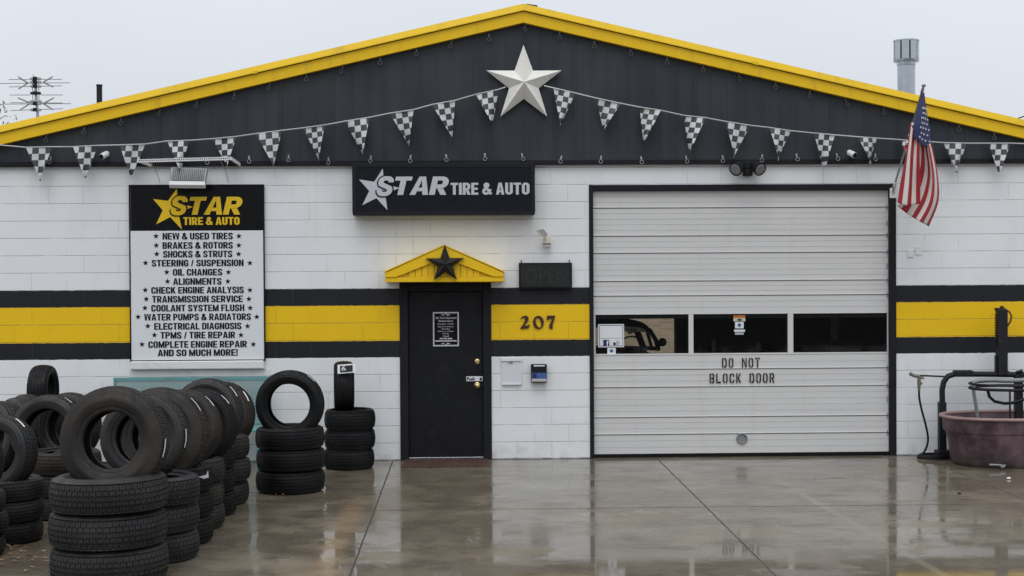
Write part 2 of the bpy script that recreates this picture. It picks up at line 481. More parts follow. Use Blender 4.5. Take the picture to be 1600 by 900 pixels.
# ------------------------------------------------------------------ mesh builder
class MB:
    def __init__(s): s.v, s.f, s.mi = [], [], []

    def face(s, idx, mi=0): s.f.append(tuple(idx)); s.mi.append(mi)

    def quad(s, a, b, c, d, mi=0):
        n = len(s.v); s.v += [tuple(a), tuple(b), tuple(c), tuple(d)]; s.face((n, n + 1, n + 2, n + 3), mi)

    def box(s, x0, x1, y0, y1, z0, z1, mi=0):
        n = len(s.v)
        s.v += [(x, y, z) for z in (z0, z1) for y in (y0, y1) for x in (x0, x1)]
        for q in ((0, 2, 3, 1), (4, 5, 7, 6), (0, 1, 5, 4), (2, 6, 7, 3), (0, 4, 6, 2), (1, 3, 7, 5)): s.face([n + i for i in q], mi)

    def prism(s, pts, y0, y1, mi=0):
        """polygon in x,z (counter-clockwise seen from the front, -y) given thickness from y0 (front) to y1"""
        n, k = len(s.v), len(pts)
        s.v += [(x, y0, z) for x, z in pts] + [(x, y1, z) for x, z in pts]
        s.face(range(n, n + k), mi); s.face(range(n + 2 * k - 1, n + k - 1, -1), mi)
        for i in range(k):
            j = (i + 1) % k
            s.face((n + j, n + i, n + k + i, n + k + j), mi)

    def tube(s, pts, r, seg=8, mi=0, caps=True):
        pts = [Vector(p) for p in pts]
        rs = r if isinstance(r, (list, tuple)) else [r] * len(pts)
        n0 = len(s.v)
        up = None
        for i, p in enumerate(pts):
            t = (pts[min(i + 1, len(pts) - 1)] - pts[max(i - 1, 0)]).normalized()
            if up is None: up = t.orthogonal().normalized()
            else:
                up = (up - t * up.dot(t))
                up = up.normalized() if up.length > 1e-6 else t.orthogonal().normalized()
            sd_ = t.cross(up)
            for k in range(seg):
                a = 2 * math.pi * k / seg
                s.v.append(tuple(p + (up * math.cos(a) + sd_ * math.sin(a)) * rs[i]))
        for i in range(len(pts) - 1):
            for k in range(seg):
                a, b = n0 + i * seg + k, n0 + i * seg + (k + 1) % seg
                s.face((a, b, b + seg, a + seg), mi)
        if caps:
            s.face(range(n0 + seg - 1, n0 - 1, -1), mi)
            s.face(range(n0 + (len(pts) - 1) * seg, n0 + len(pts) * seg), mi)

    def lathe(s, prof, c=(0, 0, 0), seg=24, axis='Z', closed=False, mi=0):
        n0, k = len(s.v), len(prof)
        for i in range(seg):
            a = 2 * math.pi * i / seg
            for r, h in prof:
                if axis == 'Z': p = (c[0] + r * math.cos(a), c[1] + r * math.sin(a), c[2] + h)
                elif axis == 'Y': p = (c[0] + r * math.cos(a), c[1] + h, c[2] + r * math.sin(a))
                else: p = (c[0] + h, c[1] + r * math.cos(a), c[2] + r * math.sin(a))
                s.v.append(p)
        for i in range(seg):
            i2 = (i + 1) % seg
            for j in range(k if closed else k - 1):
                j2 = (j + 1) % k
                s.face((n0 + i * k + j, n0 + i2 * k + j, n0 + i2 * k + j2, n0 + i * k + j2), mi)

    def ring(s, c, R, r, axis='Y', seg=20, ts=8, mi=0):
        s.lathe([(R + r * math.cos(2 * math.pi * t / ts), r * math.sin(2 * math.pi * t / ts)) for t in range(ts)], c, seg, axis, True, mi)

    def sphere(s, c, rx, ry=None, rz=None, seg=16, rings=10, mi=0):
        ry = ry or rx; rz = rz or rx
        n0 = len(s.v)
        for i in range(rings + 1):
            th = math.pi * i / rings
            for k in range(seg):
                a = 2 * math.pi * k / seg
                s.v.append((c[0] + rx * math.sin(th) * math.cos(a), c[1] + ry * math.sin(th) * math.sin(a), c[2] + rz * math.cos(th)))
        for i in range(rings):
            for k in range(seg):
                a, b = n0 + i * seg + k, n0 + i * seg + (k + 1) % seg
                s.face((a, a + seg, b + seg, b), mi)

    def grid(s, rows, mi=0, mif=None):
        n0 = len(s.v); k = len(rows[0])
        for r in rows: s.v += [tuple(p) for p in r]
        for i in range(len(rows) - 1):
            for j in range(k - 1):
                a = n0 + i * k + j
                s.face((a, a + 1, a + k + 1, a + k), mif(i, j) if mif else mi)

    def build(s, name, mats, parent=None, smooth=None, bevel=0, weld=True, origin=None, thick=0):
        me = bpy.data.meshes.new(name)
        off = Vector(origin) if origin is not None else (parent_loc(parent) if parent else Vector((0, 0, 0)))
        me.from_pydata([tuple(Vector(v) - off) for v in s.v], [], s.f)
        if not isinstance(mats, (list, tuple)): mats = [mats]
        for m in mats: me.materials.append(m)
        for p, i in zip(me.polygons, s.mi): p.material_index = i
        bm = bmesh.new(); bm.from_mesh(me)
        if weld: bmesh.ops.remove_doubles(bm, verts=bm.verts, dist=1e-5)
        bmesh.ops.recalc_face_normals(bm, faces=bm.faces)
        bm.to_mesh(me); bm.free()
        if smooth is not None:
            for p in me.polygons: p.use_smooth = True
            me.set_sharp_from_angle(angle=rad(smooth))
        o = bpy.data.objects.new(name, me)
        COL.objects.link(o)
        if origin is not None and parent is None: o.location = off
        if parent: o.parent = parent
        if bevel:
            b = o.modifiers.new('bevel', 'BEVEL'); b.width = bevel; b.segments = 2; b.limit_method = 'ANGLE'; b.angle_limit = rad(40)
        if thick:
            t = o.modifiers.new('solid', 'SOLIDIFY'); t.thickness = thick; t.offset = 0
        return o


def parent_loc(o):
    v = Vector((0, 0, 0))
    while o is not None:
        v = v + o.location; o = o.parent
    return v


def tag(o, label=None, cat=None, group=None, kind=None):
    if label: o['label'] = label
    if cat: o['category'] = cat
    if group: o['group'] = group
    if kind: o['kind'] = kind
    return o


def thing(name, label, cat, loc=(0, 0, 0), group=None):
    o = bpy.data.objects.new(name, None)
    COL.objects.link(o)
    o.location = loc
    o.empty_display_size = .1
    return tag(o, label, cat, group)


def box_part(name, r, y0, y1, m, parent, bevel=0):
    b = MB(); b.box(r[0], r[1], y0, y1, r[2], r[3])
    return b.build(name, m, parent, bevel=bevel)


def star_pts(cx, cz, R, inner=.382, rot=0.0):
    pts = []
    for i in range(10):
        a = rad(90) + rot + i * math.pi / 5
        r = R if i % 2 == 0 else R * inner
        pts.append((cx + r * math.cos(a), cz + r * math.sin(a)))
    return pts


# ------------------------------------------------------------------ lettering
def text_geo(txt, bold=.0, shear=0.0, spacing=1.0):
    cu = bpy.data.curves.new('tmp', 'FONT')
    cu.body = txt; cu.size = 1; cu.offset = bold; cu.shear = shear; cu.space_character = spacing
    cu.resolution_u = 4
    ob = bpy.data.objects.new('tmp', cu)
    COL.objects.link(ob)
    dg = bpy.context.evaluated_depsgraph_get()
    me = bpy.data.meshes.new_from_object(ob.evaluated_get(dg))
    vs = [(v.co.x, v.co.y) for v in me.vertices]; fs = [tuple(p.vertices) for p in me.polygons]
    bpy.data.objects.remove(ob); bpy.data.curves.remove(cu); bpy.data.meshes.remove(me)
    return vs, fs


def add_text(mb, txt, x0, x1, z0, z1, y, bold=0.0, shear=0.0, spacing=1.0, mi=0, ref=None):
    """letters fitted to a rectangle on the plane y; ref = text whose outline sets the fit (for outlines)"""
    vs, fs = text_geo(txt, bold, shear, spacing)
    rv = vs if ref is None else text_geo(txt, ref, shear, spacing)[0]
    ax, bx = min(v[0] for v in rv), max(v[0] for v in rv)
    az, bz = min(v[1] for v in rv), max(v[1] for v in rv)
    n = len(mb.v)
    mb.v += [(x0 + (v[0] - ax) / (bx - ax) * (x1 - x0), y, z0 + (v[1] - az) / (bz - az) * (z1 - z0)) for v in vs]
    for f in fs: mb.face([n + i for i in f], mi)


def _arc(cx, cz, r, a0, a1, n=5):
    return [(cx + r * math.cos(rad(a0 + (a1 - a0) * i / n)), cz + r * math.sin(rad(a0 + (a1 - a0) * i / n))) for i in range(n + 1)]


def glyph(ch, W=.55, t=.17, b=.15):
    """bold condensed capitals, one unit tall: 'P' = polygon, 'S' = thick line (centre path, closed?)"""
    a = t / 2; h = b / 2; L, R, B_, T = a, W - a, h, 1 - h
    r = min(.20, (W - t) / 2 * .95)
    rect = lambda x0, z0, x1, z1: ('P', [(x0, z0), (x1, z0), (x1, z1), (x0, z1)])
    stem = rect(0, 0, t, 1)
    m = .5
    if ch == ' ': return .22, []
    if ch == 'I': return t, [stem]
    if ch == 'L': return W * .88, [stem, rect(t, 0, W * .88, b)]
    if ch == 'E': return W * .92, [stem, rect(t, 0, W * .92, b), rect(t, m - h, W * .86, m + h), rect(t, 1 - b, W * .92, 1)]
    if ch == 'F': return W * .88, [stem, rect(t, m - h, W * .82, m + h), rect(t, 1 - b, W * .88, 1)]
    if ch == 'T': return W * .98, [rect(0, 1 - b, W * .98, 1), rect(W * .49 - a, 0, W * .49 + a, 1 - b)]
    if ch == 'H': return W, [stem, rect(W - t, 0, W, 1), rect(t, m - h, W - t, m + h)]
    if ch == 'N': return W * 1.03, [stem, rect(W * 1.03 - t, 0, W * 1.03, 1), ('P', [(t, .62), (t, 1), (W * 1.03 - t, .38), (W * 1.03 - t, 0)])]
    if ch == 'M':
        w = W * 1.32; c = w / 2
        return w, [rect(0, 0, t * .92, 1), rect(w - t * .92, 0, w, 1), ('P', [(t * .92, 1), (t * .92, .55), (c - t * .42, 0), (c, 0), (c, .42)]), ('P', [(w - t * .92, 1), (c, .42), (c, 0), (c + t * .42, 0), (w - t * .92, .55)])]
    if ch == 'V': return W * 1.06, [('P', [(0, 1), (W * .53 - t * .52, 0), (W * .53, 0), (W * .53, .34), (t, 1)]), ('P', [(W * 1.06, 1), (W * 1.06 - t, 1), (W * .53, .34), (W * .53, 0), (W * .53 + t * .52, 0)])]
    if ch == 'Y': return W * 1.06, [rect(W * .53 - a, 0, W * .53 + a, .40), ('P', [(0, 1), (W * .53 - a, .40), (W * .53, .40), (W * .53, .62), (t, 1)]), ('P', [(W * 1.06, 1), (W * 1.06 - t, 1), (W * .53, .62), (W * .53, .40), (W * .53 + a, .40)])]
    if ch == 'W':
        w = W * 1.55; q = w / 4; k = t * .46
        o = []
        for x in (q, 3 * q):
            xa, xb = x - q, x + q
            o += [('P', [(xa + (0 if x < w / 2 else -k * 0), 1), (x - k, 0), (x, 0), (x, .40), (xa + t * (.95 if x < w / 2 else .48), 1)]), ('P', [(xb - t * (.48 if x < w / 2 else .95), 1), (x, .40), (x, 0), (x + k, 0), (xb, 1)])]
        return w, o
    if ch == 'A':
        w = W * 1.10; c = w / 2; tw = t * .56
        lx = lambda z: t + (c - t) * z / .80                 # inner edge of the left leg
        z0, z1 = .20, .20 + b * .9
        return w, [('P', [(0, 0), (t, 0), (lx(z0), z0), (lx(z1), z1), (c, .80), (c, 1), (c - tw, 1)]), ('P', [(w, 0), (c + tw, 1), (c, 1), (c, .80), (w - lx(z1), z1), (w - lx(z0), z0), (w - t, 0)]), ('P', [(lx(z0), z0), (w - lx(z0), z0), (w - lx(z1), z1), (lx(z1), z1)])]
    if ch == 'K': return W * 1.08, [stem, ('P', [(t, .28), (W * .52, .62), (W * 1.06, 1), (W * 1.06 - t * 1.25, 1), (t, .56)]) if False else ('P', [(t, .30), (W * 1.05, 1), (W * 1.05 - t * 1.2, 1), (t, .58)]), ('P', [(W * 1.08, 0), (W * .60, .66), (W * .40, .46), (W * 1.08 - t * 1.25, 0)])]
    if ch == 'O': return W, [('S', _arc(R - r, T - r, r, 0, 90) + _arc(L + r, T - r, r, 90, 180) + _arc(L + r, B_ + r, r, 180, 270) + _arc(R - r, B_ + r, r, 270, 360), True)]
    if ch == 'D': return W, [('S', [(L, B_)] + _arc(R - r, B_ + r, r, 270, 360) + _arc(R - r, T - r, r, 0, 90) + [(L, T)], True)]
    if ch == 'C': return W, [('S', [(R, .63)] + _arc(R - r, T - r, r, 0, 90) + _arc(L + r, T - r, r, 90, 180) + _arc(L + r, B_ + r, r, 180, 270) + _arc(R - r, B_ + r, r, 270, 360) + [(R, .37)], False)]
    if ch == 'G': return W, [('S', [(R, .66)] + _arc(R - r, T - r, r, 0, 90) + _arc(L + r, T - r, r, 90, 180) + _arc(L + r, B_ + r, r, 180, 270) + _arc(R - r, B_ + r, r, 270, 360) + [(R, .53)], False), rect(W * .52, .40, W - t, .53)]
    if ch == 'U': return W, [('S', [(L, 1)] + _arc(L + r, B_ + r, r, 180, 270) + _arc(R - r, B_ + r, r, 270, 360) + [(R, 1)], False)]
    if ch == 'S': 
        q = r * .95
        return W, [('S', [(R, .69)] + _arc(R - q, T - q, q, 0, 90) + _arc(L + q, T - q, q, 90, 180) + [(L, .70), (L + .035, .60), (L + (R - L) * .32, .535), (L + (R - L) * .68, .465), (R - .035, .40), (R, .31)] + _arc(R - q, B_ + q, q, 0, -90) + _arc(L + q, B_ + q, q, 270, 180) + [(L, .31)], False)]
    if ch in 'PR':
        zc = .46; rr_ = min(r, (T - zc) / 2)
        o = [stem, ('S', [(t, T)] + _arc(R - rr_, T - rr_, rr_, 90, 0) + _arc(R - rr_, zc + rr_, rr_, 0, -90) + [(t, zc)], False)]
        if ch == 'R': o.append(('P', [(W * .40, zc - h), (W * 1.03 - t * 1.05, 0), (W * 1.03, 0), (W * .40 + t * 1.05, zc - h)]))
        return W * 1.02, o
    if ch == 'B':
        r1 = min(r, (T - .53) / 2)
        return W, [stem, ('S', [(t, T)] + _arc(R - .02 - r1, T - r1, r1, 90, 0) + _arc(R - .02 - r1, .52 + r1, r1, 0, -90) + [(t, .52)], False), ('S', [(t, .515)] + _arc(R - r1, .515 - r1, r1, 90, 0) + _arc(R - r1, B_ + r1, r1, 0, -90) + [(t, B_)], False)]
    if ch == '&':
        w = W * 1.25; f = lambda *p: [(u * w, v) for u, v in p]
        return w, [('S', f((.93, .03), (.62, .34), (.32, .66), (.27, .78), (.33, .89), (.45, .925), (.56, .88), (.60, .78), (.54, .68), (.30, .50), (.16, .38), (.13, .24), (.22, .12), (.38, .075), (.56, .11), (.72, .24), (.84, .46)), False)]
    if ch == '/': return W * .62, [('P', [(0, 0), (t * .75, 0), (W * .62, 1), (W * .62 - t * .75, 1)])]
    if ch == '!': return t, [rect(0, 0, t, .18), ('P', [(t * .2, .26), (t * .8, .26), (t, 1), (0, 1)])]
    return W, []


def ribbon(pts, half_x, half_z, closed):
    n = len(pts); out_ = []
    for i, (x, z) in enumerate(pts):
        pv = pts[i - 1] if (i or closed) else None; nx = pts[(i + 1) % n] if (i < n - 1 or closed) else None
        d0 = Vector((x - pv[0], z - pv[1])) if pv else None; d1 = Vector((nx[0] - x, nx[1] - z)) if nx else None
        if d0 is None or d0.length < 1e-6: d0 = d1
        if d1 is None or d1.length < 1e-6: d1 = d0
        d0 = d0.normalized(); d1 = d1.normalized()
        n0, n1 = Vector((-d0.y, d0.x)), Vector((-d1.y, d1.x))
        m_ = n0 + n1
        m_ = m_.normalized() if m_.length > 1e-6 else n0
        k_ = min(1.45, 1 / max(.3, m_.dot(n1)))
        off = Vector((m_.x * half_x * k_, m_.y * half_z * k_))
        out_.append(((x + off.x, z + off.y), (x - off.x, z - off.y)))
    return out_


def add_glyphs(mb, txt, x0, x1, z0, z1, y, W=.55, th=.17, bar=.15, shear=0.0, gap=.085, grow=0.0):
    adv, lay = 0.0, []
    for ch in txt:
        w_, items = glyph(ch, W, th, bar)
        lay.append((adv, items)); adv += w_ + (gap if ch != ' ' else 0.02)
    us = []                                              # true outline, so slanted words fill their rectangle
    for a0, items in lay:
        for it in items:
            if it[0] == 'P': us += [a0 + u + shear * v for u, v in it[1]]
            else:
                for p, q_ in ribbon(it[1], th / 2, bar / 2, it[2]): us += [a0 + p[0] + shear * p[1], a0 + q_[0] + shear * q_[1]]
    ua, ub = min(us), max(us)
    f = lambda u, v: (x0 + (u + shear * v - ua) / (ub - ua) * (x1 - x0), z0 + v * (z1 - z0))
    k = 0
    for a0, items in lay:
        for it in items:
            k = (k + 1) % 4
            yy = y - .0005 * k
            if it[0] == 'P': lettering_poly(mb, [f(a0 + u, v) for u, v in it[1]], yy)
            else:
                rb = ribbon(it[1], th / 2 + grow, bar / 2 + grow, it[2])
                n = len(rb); base = len(mb.v)
                for i, (p, q_) in enumerate(rb):
                    for u, v in (p, q_):
                        X, Z = f(a0 + u, v); mb.v.append((X, yy - (.0001 * i if not it[2] else 0), Z))
                for i in range(n if it[2] else n - 1):
                    j = (i + 1) % n
                    mb.face((base + 2 * i, base + 2 * i + 1, base + 2 * j + 1, base + 2 * j))


def lettering_poly(mb, pts, y):
    """polygon as a thin painted sheet, split into triangles"""
    bm = bmesh.new()
    vs = [bm.verts.new((px_, y, pz)) for px_, pz in pts]
    f = bm.faces.new(vs); f.normal_update()
    bmesh.ops.triangulate(bm, faces=[f])
    n = len(mb.v); bm.verts.index_update()
    mb.v += [tuple(v.co) for v in bm.verts]
    for f in bm.faces: mb.face([n + v.index for v in f.verts])
    bm.free()


# ================================================================== THE SETTING
gb = MB(); gb.quad((-150, -150, 0), (150, -150, 0), (150, 150, 0), (-150, 150, 0))
tag(gb.build('ground', M['ground']), 'wet grey-brown concrete forecourt with dark joints and puddles', 'ground', kind='structure')

b = MB(); b.quad((-150, -62, .004), (150, -62, .004), (150, -24, .004), (-150, -24, .004))  # unseen street, added so the panes reflect dark ground
tag(b.build('road', simple('asphalt', (.045, .045, .047), .8, var=.3, vscale=2, spec=.2)), 'unseen dark asphalt street added past the forecourt to darken window reflections', 'road', kind='structure')
# ------------------------------------------------------------------ garage building
XL, XR, YB = -6.9, 8.3, 9.0
GZ = 3.508
bld = thing('garage_building', 'white block tire shop with charcoal gable, yellow roof edge and painted stripes', 'building')
dL, dR, dB, dT = RECT(625, 441, 768, 720)
dB = 0.0
gL, gR, gB, gT = RECT(921, 288, 1400, 712)
gB = 0.0


def wall_holes(x0, x1, z0, z1, y0, y1, holes):
    b = MB()
    xs = sorted({x0, x1, *[h[0] for h in holes], *[h[1] for h in holes]})
    zs = sorted({z0, z1, *[h[2] for h in holes], *[h[3] for h in holes]})
    solid = lambda x, z: x0 < x < x1 and z0 < z < z1 and not any(h[0] < x < h[1] and h[2] < z < h[3] for h in holes)
    for i in range(len(xs) - 1):
        for k in range(len(zs) - 1):
            a, c, e, g = xs[i], xs[i + 1], zs[k], zs[k + 1]
            mx, mz = (a + c) / 2, (e + g) / 2
            if not solid(mx, mz): continue
            b.quad((a, y0, e), (c, y0, e), (c, y0, g), (a, y0, g))
            b.quad((c, y1, e), (a, y1, e), (a, y1, g), (c, y1, g))
            if not solid(a - 1e-4, mz): b.quad((a, y1, e), (a, y0, e), (a, y0, g), (a, y1, g))
            if not solid(c + 1e-4, mz): b.quad((c, y0, e), (c, y1, e), (c, y1, g), (c, y0, g))
            if not solid(mx, g + 1e-4): b.quad((a, y0, g), (c, y0, g), (c, y1, g), (a, y1, g))
            if not solid(mx, e - 1e-4): b.quad((a, y1, e), (c, y1, e), (c, y0, e), (a, y0, e))
    return b


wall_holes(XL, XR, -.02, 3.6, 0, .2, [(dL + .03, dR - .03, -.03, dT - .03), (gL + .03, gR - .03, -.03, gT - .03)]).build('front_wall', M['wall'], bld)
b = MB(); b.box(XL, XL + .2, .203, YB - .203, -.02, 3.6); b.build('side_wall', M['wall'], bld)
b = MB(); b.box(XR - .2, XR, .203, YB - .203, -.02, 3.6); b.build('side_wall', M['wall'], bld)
# rear bay opening with its door part way up (alley visible beneath it through the front windows)
ra = P(1053, 520, YB).x
rz = P(990, 497, YB).z
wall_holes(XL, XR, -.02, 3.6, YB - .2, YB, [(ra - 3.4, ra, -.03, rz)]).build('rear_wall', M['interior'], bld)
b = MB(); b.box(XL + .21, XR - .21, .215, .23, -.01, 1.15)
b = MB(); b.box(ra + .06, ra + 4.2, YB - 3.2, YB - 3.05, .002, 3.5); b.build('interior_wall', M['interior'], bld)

# roof line measured along the underside of the yellow edge
yF = -.12
pk = P(818, 35, yF); lf = P(0, 226, yF); rt = P(1600, 216, yF)
sl = (pk.z - lf.z) / (pk.x - lf.x); sr = (pk.z - rt.z) / (rt.x - pk.x)
EL, ER = XL - .35, XR + .35
zl = lambda x: pk.z - (pk.x - x) * sl if x < pk.x else pk.z - (x - pk.x) * sr
# gable siding with raised ribs
b = MB()
b.prism([(XL, GZ), (XR, GZ), (XR, zl(XR) + .1), (pk.x, pk.z + .1), (XL, zl(XL) + .1)], -.035, -.003)
x = XL + .08
while x < XR:
    b.prism([(x - .014, GZ + .03), (x + .014, GZ + .03), (x + .014, zl(x) + .05), (x - .014, zl(x) + .05)], -.0405, -.030)
    x += .2032
b.build('gable_siding', M['siding'], bld, bevel=.003)
b = MB(); b.prism([(XL, GZ), (XR, GZ), (XR, zl(XR) + .05), (pk.x, pk.z + .05), (XL, zl(XL) + .05)], 0.21, .26)
b.build('gable_backing', M['interior'], bld)
b = MB(); b.box(XL, XR, -.062, -.036, GZ - .028, GZ + .03); b.build('base_flashing', M['black_paint'], bld, bevel=.004)
# yellow rake edge: lower fascia board and sloped metal lip above
fw = .135
for nm, m, prof in (('fascia_board', M['yellow'], [(-.12, 0), (-.12, fw), (-.02, fw), (-.02, 0)]),
                    ('roof_edge_trim', M['yellow_lip'], [(-.150, fw + .002), (-.150, fw + .012), (-.128, fw + .084), (-.02, fw + .090), (-.02, fw + .002)])):
    b = MB()
    rows = []
    for X, Z in ((EL, zl(EL)), (pk.x, pk.z), (ER, zl(ER))):
        rows.append([(X, y, Z + z) for y, z in prof] + [(X, prof[0][0], Z + prof[0][1])])
    b.grid(rows)
    n = len(b.v); k = len(prof) + 1
    b.face(range(k - 1)); b.face([2 * k + i for i in range(k - 1)])
    b.build(nm, m, bld)
b = MB(); b.grid([[(X, -.1225, zl(X) + fw - .007), (X, -.1225, zl(X) + fw + .0015)] for X in (EL, pk.x, ER)]); b.build('lip_shade_strip', M['lip_shade'], bld)  # dark strip standing in for the shadow under the roof lip
for px in (398, 1180):
    c = P(px, 110, -.15); Z = zl(c.x)
    s_ = sl if c.x < pk.x else -sr
    b = MB(); b.prism([(c.x - .03, Z + fw - .03 * s_ - .004), (c.x + .03, Z + fw + .03 * s_ - .004), (c.x + .03, Z + fw + .03 + .03 * s_), (c.x - .03, Z + fw + .03 - .03 * s_)], -.1525, -.142)
    b.build('seam_cover', M['yellow_lip'], bld)
b = MB()
for y0, y1 in ((-.018, YB + .3),):
    rows = [[(X, y, Z + h) for y, h in ((y0, fw), (y0, fw + .08), (y1, fw + .08), (y1, fw), (y0, fw))] for X, Z in ((EL, zl(EL)), (pk.x, pk.z), (ER, zl(ER)))]
    b.grid(rows)
    b.face([0, 1, 2, 3]); b.face([10, 11, 12, 13])
b.build('roof', M['roofing'], bld)
b = MB(); b.prism([(XL, 3.602), (XR, 3.602), (XR, zl(XR) + .05), (pk.x, pk.z + .05), (XL, zl(XL) + .05)], YB - .2, YB); b.build('rear_gable', M['siding'], bld)
c0, c1 = P(818, 10, -.1), P(840, 12, -.1)
b = MB(); b.prism([(c0.x - .06, pk.z + fw + .06), (c1.x, pk.z + fw + .045), (c1.x, pk.z + fw + .070), (c0.x + .05, pk.z + fw + .088), (c0.x - .06, pk.z + fw + .075)], -.09, .5); b.build('ridge_cap', M['dark_metal'], bld)

# boarded window sill under the service board
sx0, sx1, sz0, sz1 = RECT(203, 564, 413, 577, -.07)
b = MB(); b.prism([(sx0, sz0), (sx1, sz0), (sx1 - .01, sz1), (sx0 + .01, sz1)], -.075, -.003); b.build('window_sill', M['white_paint'], bld, bevel=.012)
# faint rendered apron below the sill
b = MB(); b.box(sx0 - .02, sx1 + .06, -.012, -.003, sz0 - .09, sz0 - .004); b.build('sill_apron', M['white_paint'], bld, bevel=.004)

# ------------------------------------------------------------------ entry door
fr_ = MB()
xa, xb, _, _ = RECT(638, 455, 755, 714)
ztop = P(696, 455, 0).z
fr_.box(dL, xa, -.022, .10, .0, dT); fr_.box(xb, dR, -.022, .10, .0, dT); fr_.box(xa + .0005, xb - .0005, -.020, .10, ztop, dT - .001)
fr_.build('door_frame', M['black_paint'], bld, bevel=.006)
door = box_part('entry_door', (xa + .004, xb - .004, .035, ztop - .004), .035, .08, M['door_black'], bld, bevel=.003)
b = MB(); b.box(xa, xb, .012, .10, .0, .03); b.build('threshold', M['steel'], bld, bevel=.004)
for nm, px, py, r in (('deadbolt', 746, 565, .030), ('door_knob', 746, 602, .034)):
    c = P(px, py, .035)
    b = MB(); b.lathe([(0, -.012), (r * .8, -.012), (r * 1.05, -.006), (r * 1.05, 0)], (c.x, .035, c.z), 20, 'Y')
    if nm == 'door_knob': b.sphere((c.x, -.03, c.z), r * .85, r * .65, r * .85); b.tube([(c.x, .03, c.z), (c.x, -.02, c.z)], r * .4)
    else: b.lathe([(0, -.03), (r * .6, -.028), (r * .7, -.010)], (c.x, .035, c.z), 18, 'Y')
    b.build(nm, M['brass'], door, smooth=50)

# ------------------------------------------------------------------ overhead door
oy = .045
trim = MB()
tl, tr_ = P(927.5, 500).x, P(1390, 500).x
ttz = P(1160, 297.5).z
trim.box(gL, tl, -.018, .12, 0, gT); trim.box(tr_, gR, -.018, .12, 0, gT); trim.box(tl + .0005, tr_ - .0005, -.016, .12, ttz, gT - .001)
trim.build('door_trim', M['black_paint'], bld, bevel=.006)
od = bpy.data.objects.new('overhead_door', None); COL.objects.link(od); od.parent = bld
ox0, ox1 = tl + .002, tr_ - .002
zz = lambda zoomy: P(1159, 240 + zoomy / 1.875, oy).z
def ribbed(name, top, bottom, strong, parent, label=None):
    zt, zb_ = top, bottom
    minor = []
    bounds = [zt] + list(strong) + [zb_]
    for a_, c_ in zip(bounds[:-1], bounds[1:]):
        k = max(1, round((a_ - c_) / .068))
        minor += [a_ - (a_ - c_) * i / k for i in range(1, k)]
    ev = sorted([(z, 1) for z in strong] + [(z, 0) for z in minor], reverse=True)
    prof = [(oy, zt)]
    for z, s_ in ev:
        if s_: prof += [(oy, z + .012), (oy - .010, z + .009), (oy - .010, z + .004), (oy + .022, z + .002), (oy + .022, z - .005), (oy, z - .008)]
        else: prof += [(oy, z + .003), (oy + .0035, z + .001), (oy + .0035, z - .001), (oy - .001, z - .003), (oy, z - .008)]
    prof.append((oy, zb_))
    b = MB(); b.grid([[(X, y, z) for y, z in prof] for X in (ox0, ox1)])
    b.grid([[(X, oy + .05, z) for z in (zt, zb_)] for X in (ox1, ox0)])
    b.quad((ox0, oy, zt), (ox1, oy, zt), (ox1, oy + .05, zt), (ox0, oy + .05, zt)); b.quad((ox0, oy, zb_), (ox0, oy + .05, zb_), (ox1, oy + .05, zb_), (ox1, oy, zb_))
    return b.build(name, M['garage'], parent, weld=False)
zw0, zw1 = zz(589), zz(467)
ribbed('door_section', ttz - .002, zw1 + .0, [zz(158), zz(240), zz(290), zz(372), zz(415)], od)
lowsec = ribbed('door_section', zw0, zz(876.5), [zz(630), zz(682), zz(770), zz(820)], od)
b = MB(); b.box(ox0, ox1, oy - .004, oy + .05, .006, zz(876.5) - .002); b.build('bottom_seal', M['black_rubber'], od)
# window section: rails, mullions, panes
p0, p1 = P(1076, 520, oy).x, P(1083.5, 520, oy).x
q0, q1 = P(1231, 520, oy).x, P(1239.5, 520, oy).x
e0, e1 = P(930.5, 520, oy).x, P(1386.5, 520, oy).x
wz0, wz1 = P(1160, 551.5, oy).z, P(1160, 490.5, oy).z
b = MB()
b.box(ox0, ox1, oy - .006, oy + .05, zw0 + .001, wz0); b.box(ox0, ox1, oy - .006, oy + .05, wz1, zw1 - .001)
for a_, c_ in ((ox0, e0), (p0, p1), (q0, q1), (e1, ox1)): b.box(a_, c_, oy - .004, oy + .05, wz0, wz1)
b.build('window_frame', M['garage'], od, bevel=.003)
for a_, c_ in ((e0, p0), (p1, q0), (q1, e1)):
    b = MB(); b.quad((a_, oy + .018, wz0), (c_, oy + .018, wz0), (c_, oy + .018, wz1), (a_, oy + .018, wz1)); b.build('window_pane', M['glass'], od)
b = MB(); zs_ = P(1000, 498, .12).z; b.box(ox0, ox1, .10, .16, zs_, zs_ + .09); b.build('reinforcing_strut', M['dark_metal'], od)
for zq in (158, 240, 290, 372, 415, 630, 682, 770, 820, 720, 330, 205):
    z = zz(zq); b = MB(); b.box(ox1 - .022, ox1 - .012, oy - .010, oy - .002, z - .035, z + .025); b.build('end_hinge', M['dull_metal'], od)
c = P(1159, 685, oy)
b = MB(); b.ring((c.x, oy - .012, c.z), .058, .010, 'Y', 28); b.lathe([(0, -.006), (.055, -.006)], (c.x, oy, c.z), 24, 'Y'); b.build('exhaust_port', M['dull_metal'], lowsec, smooth=60)

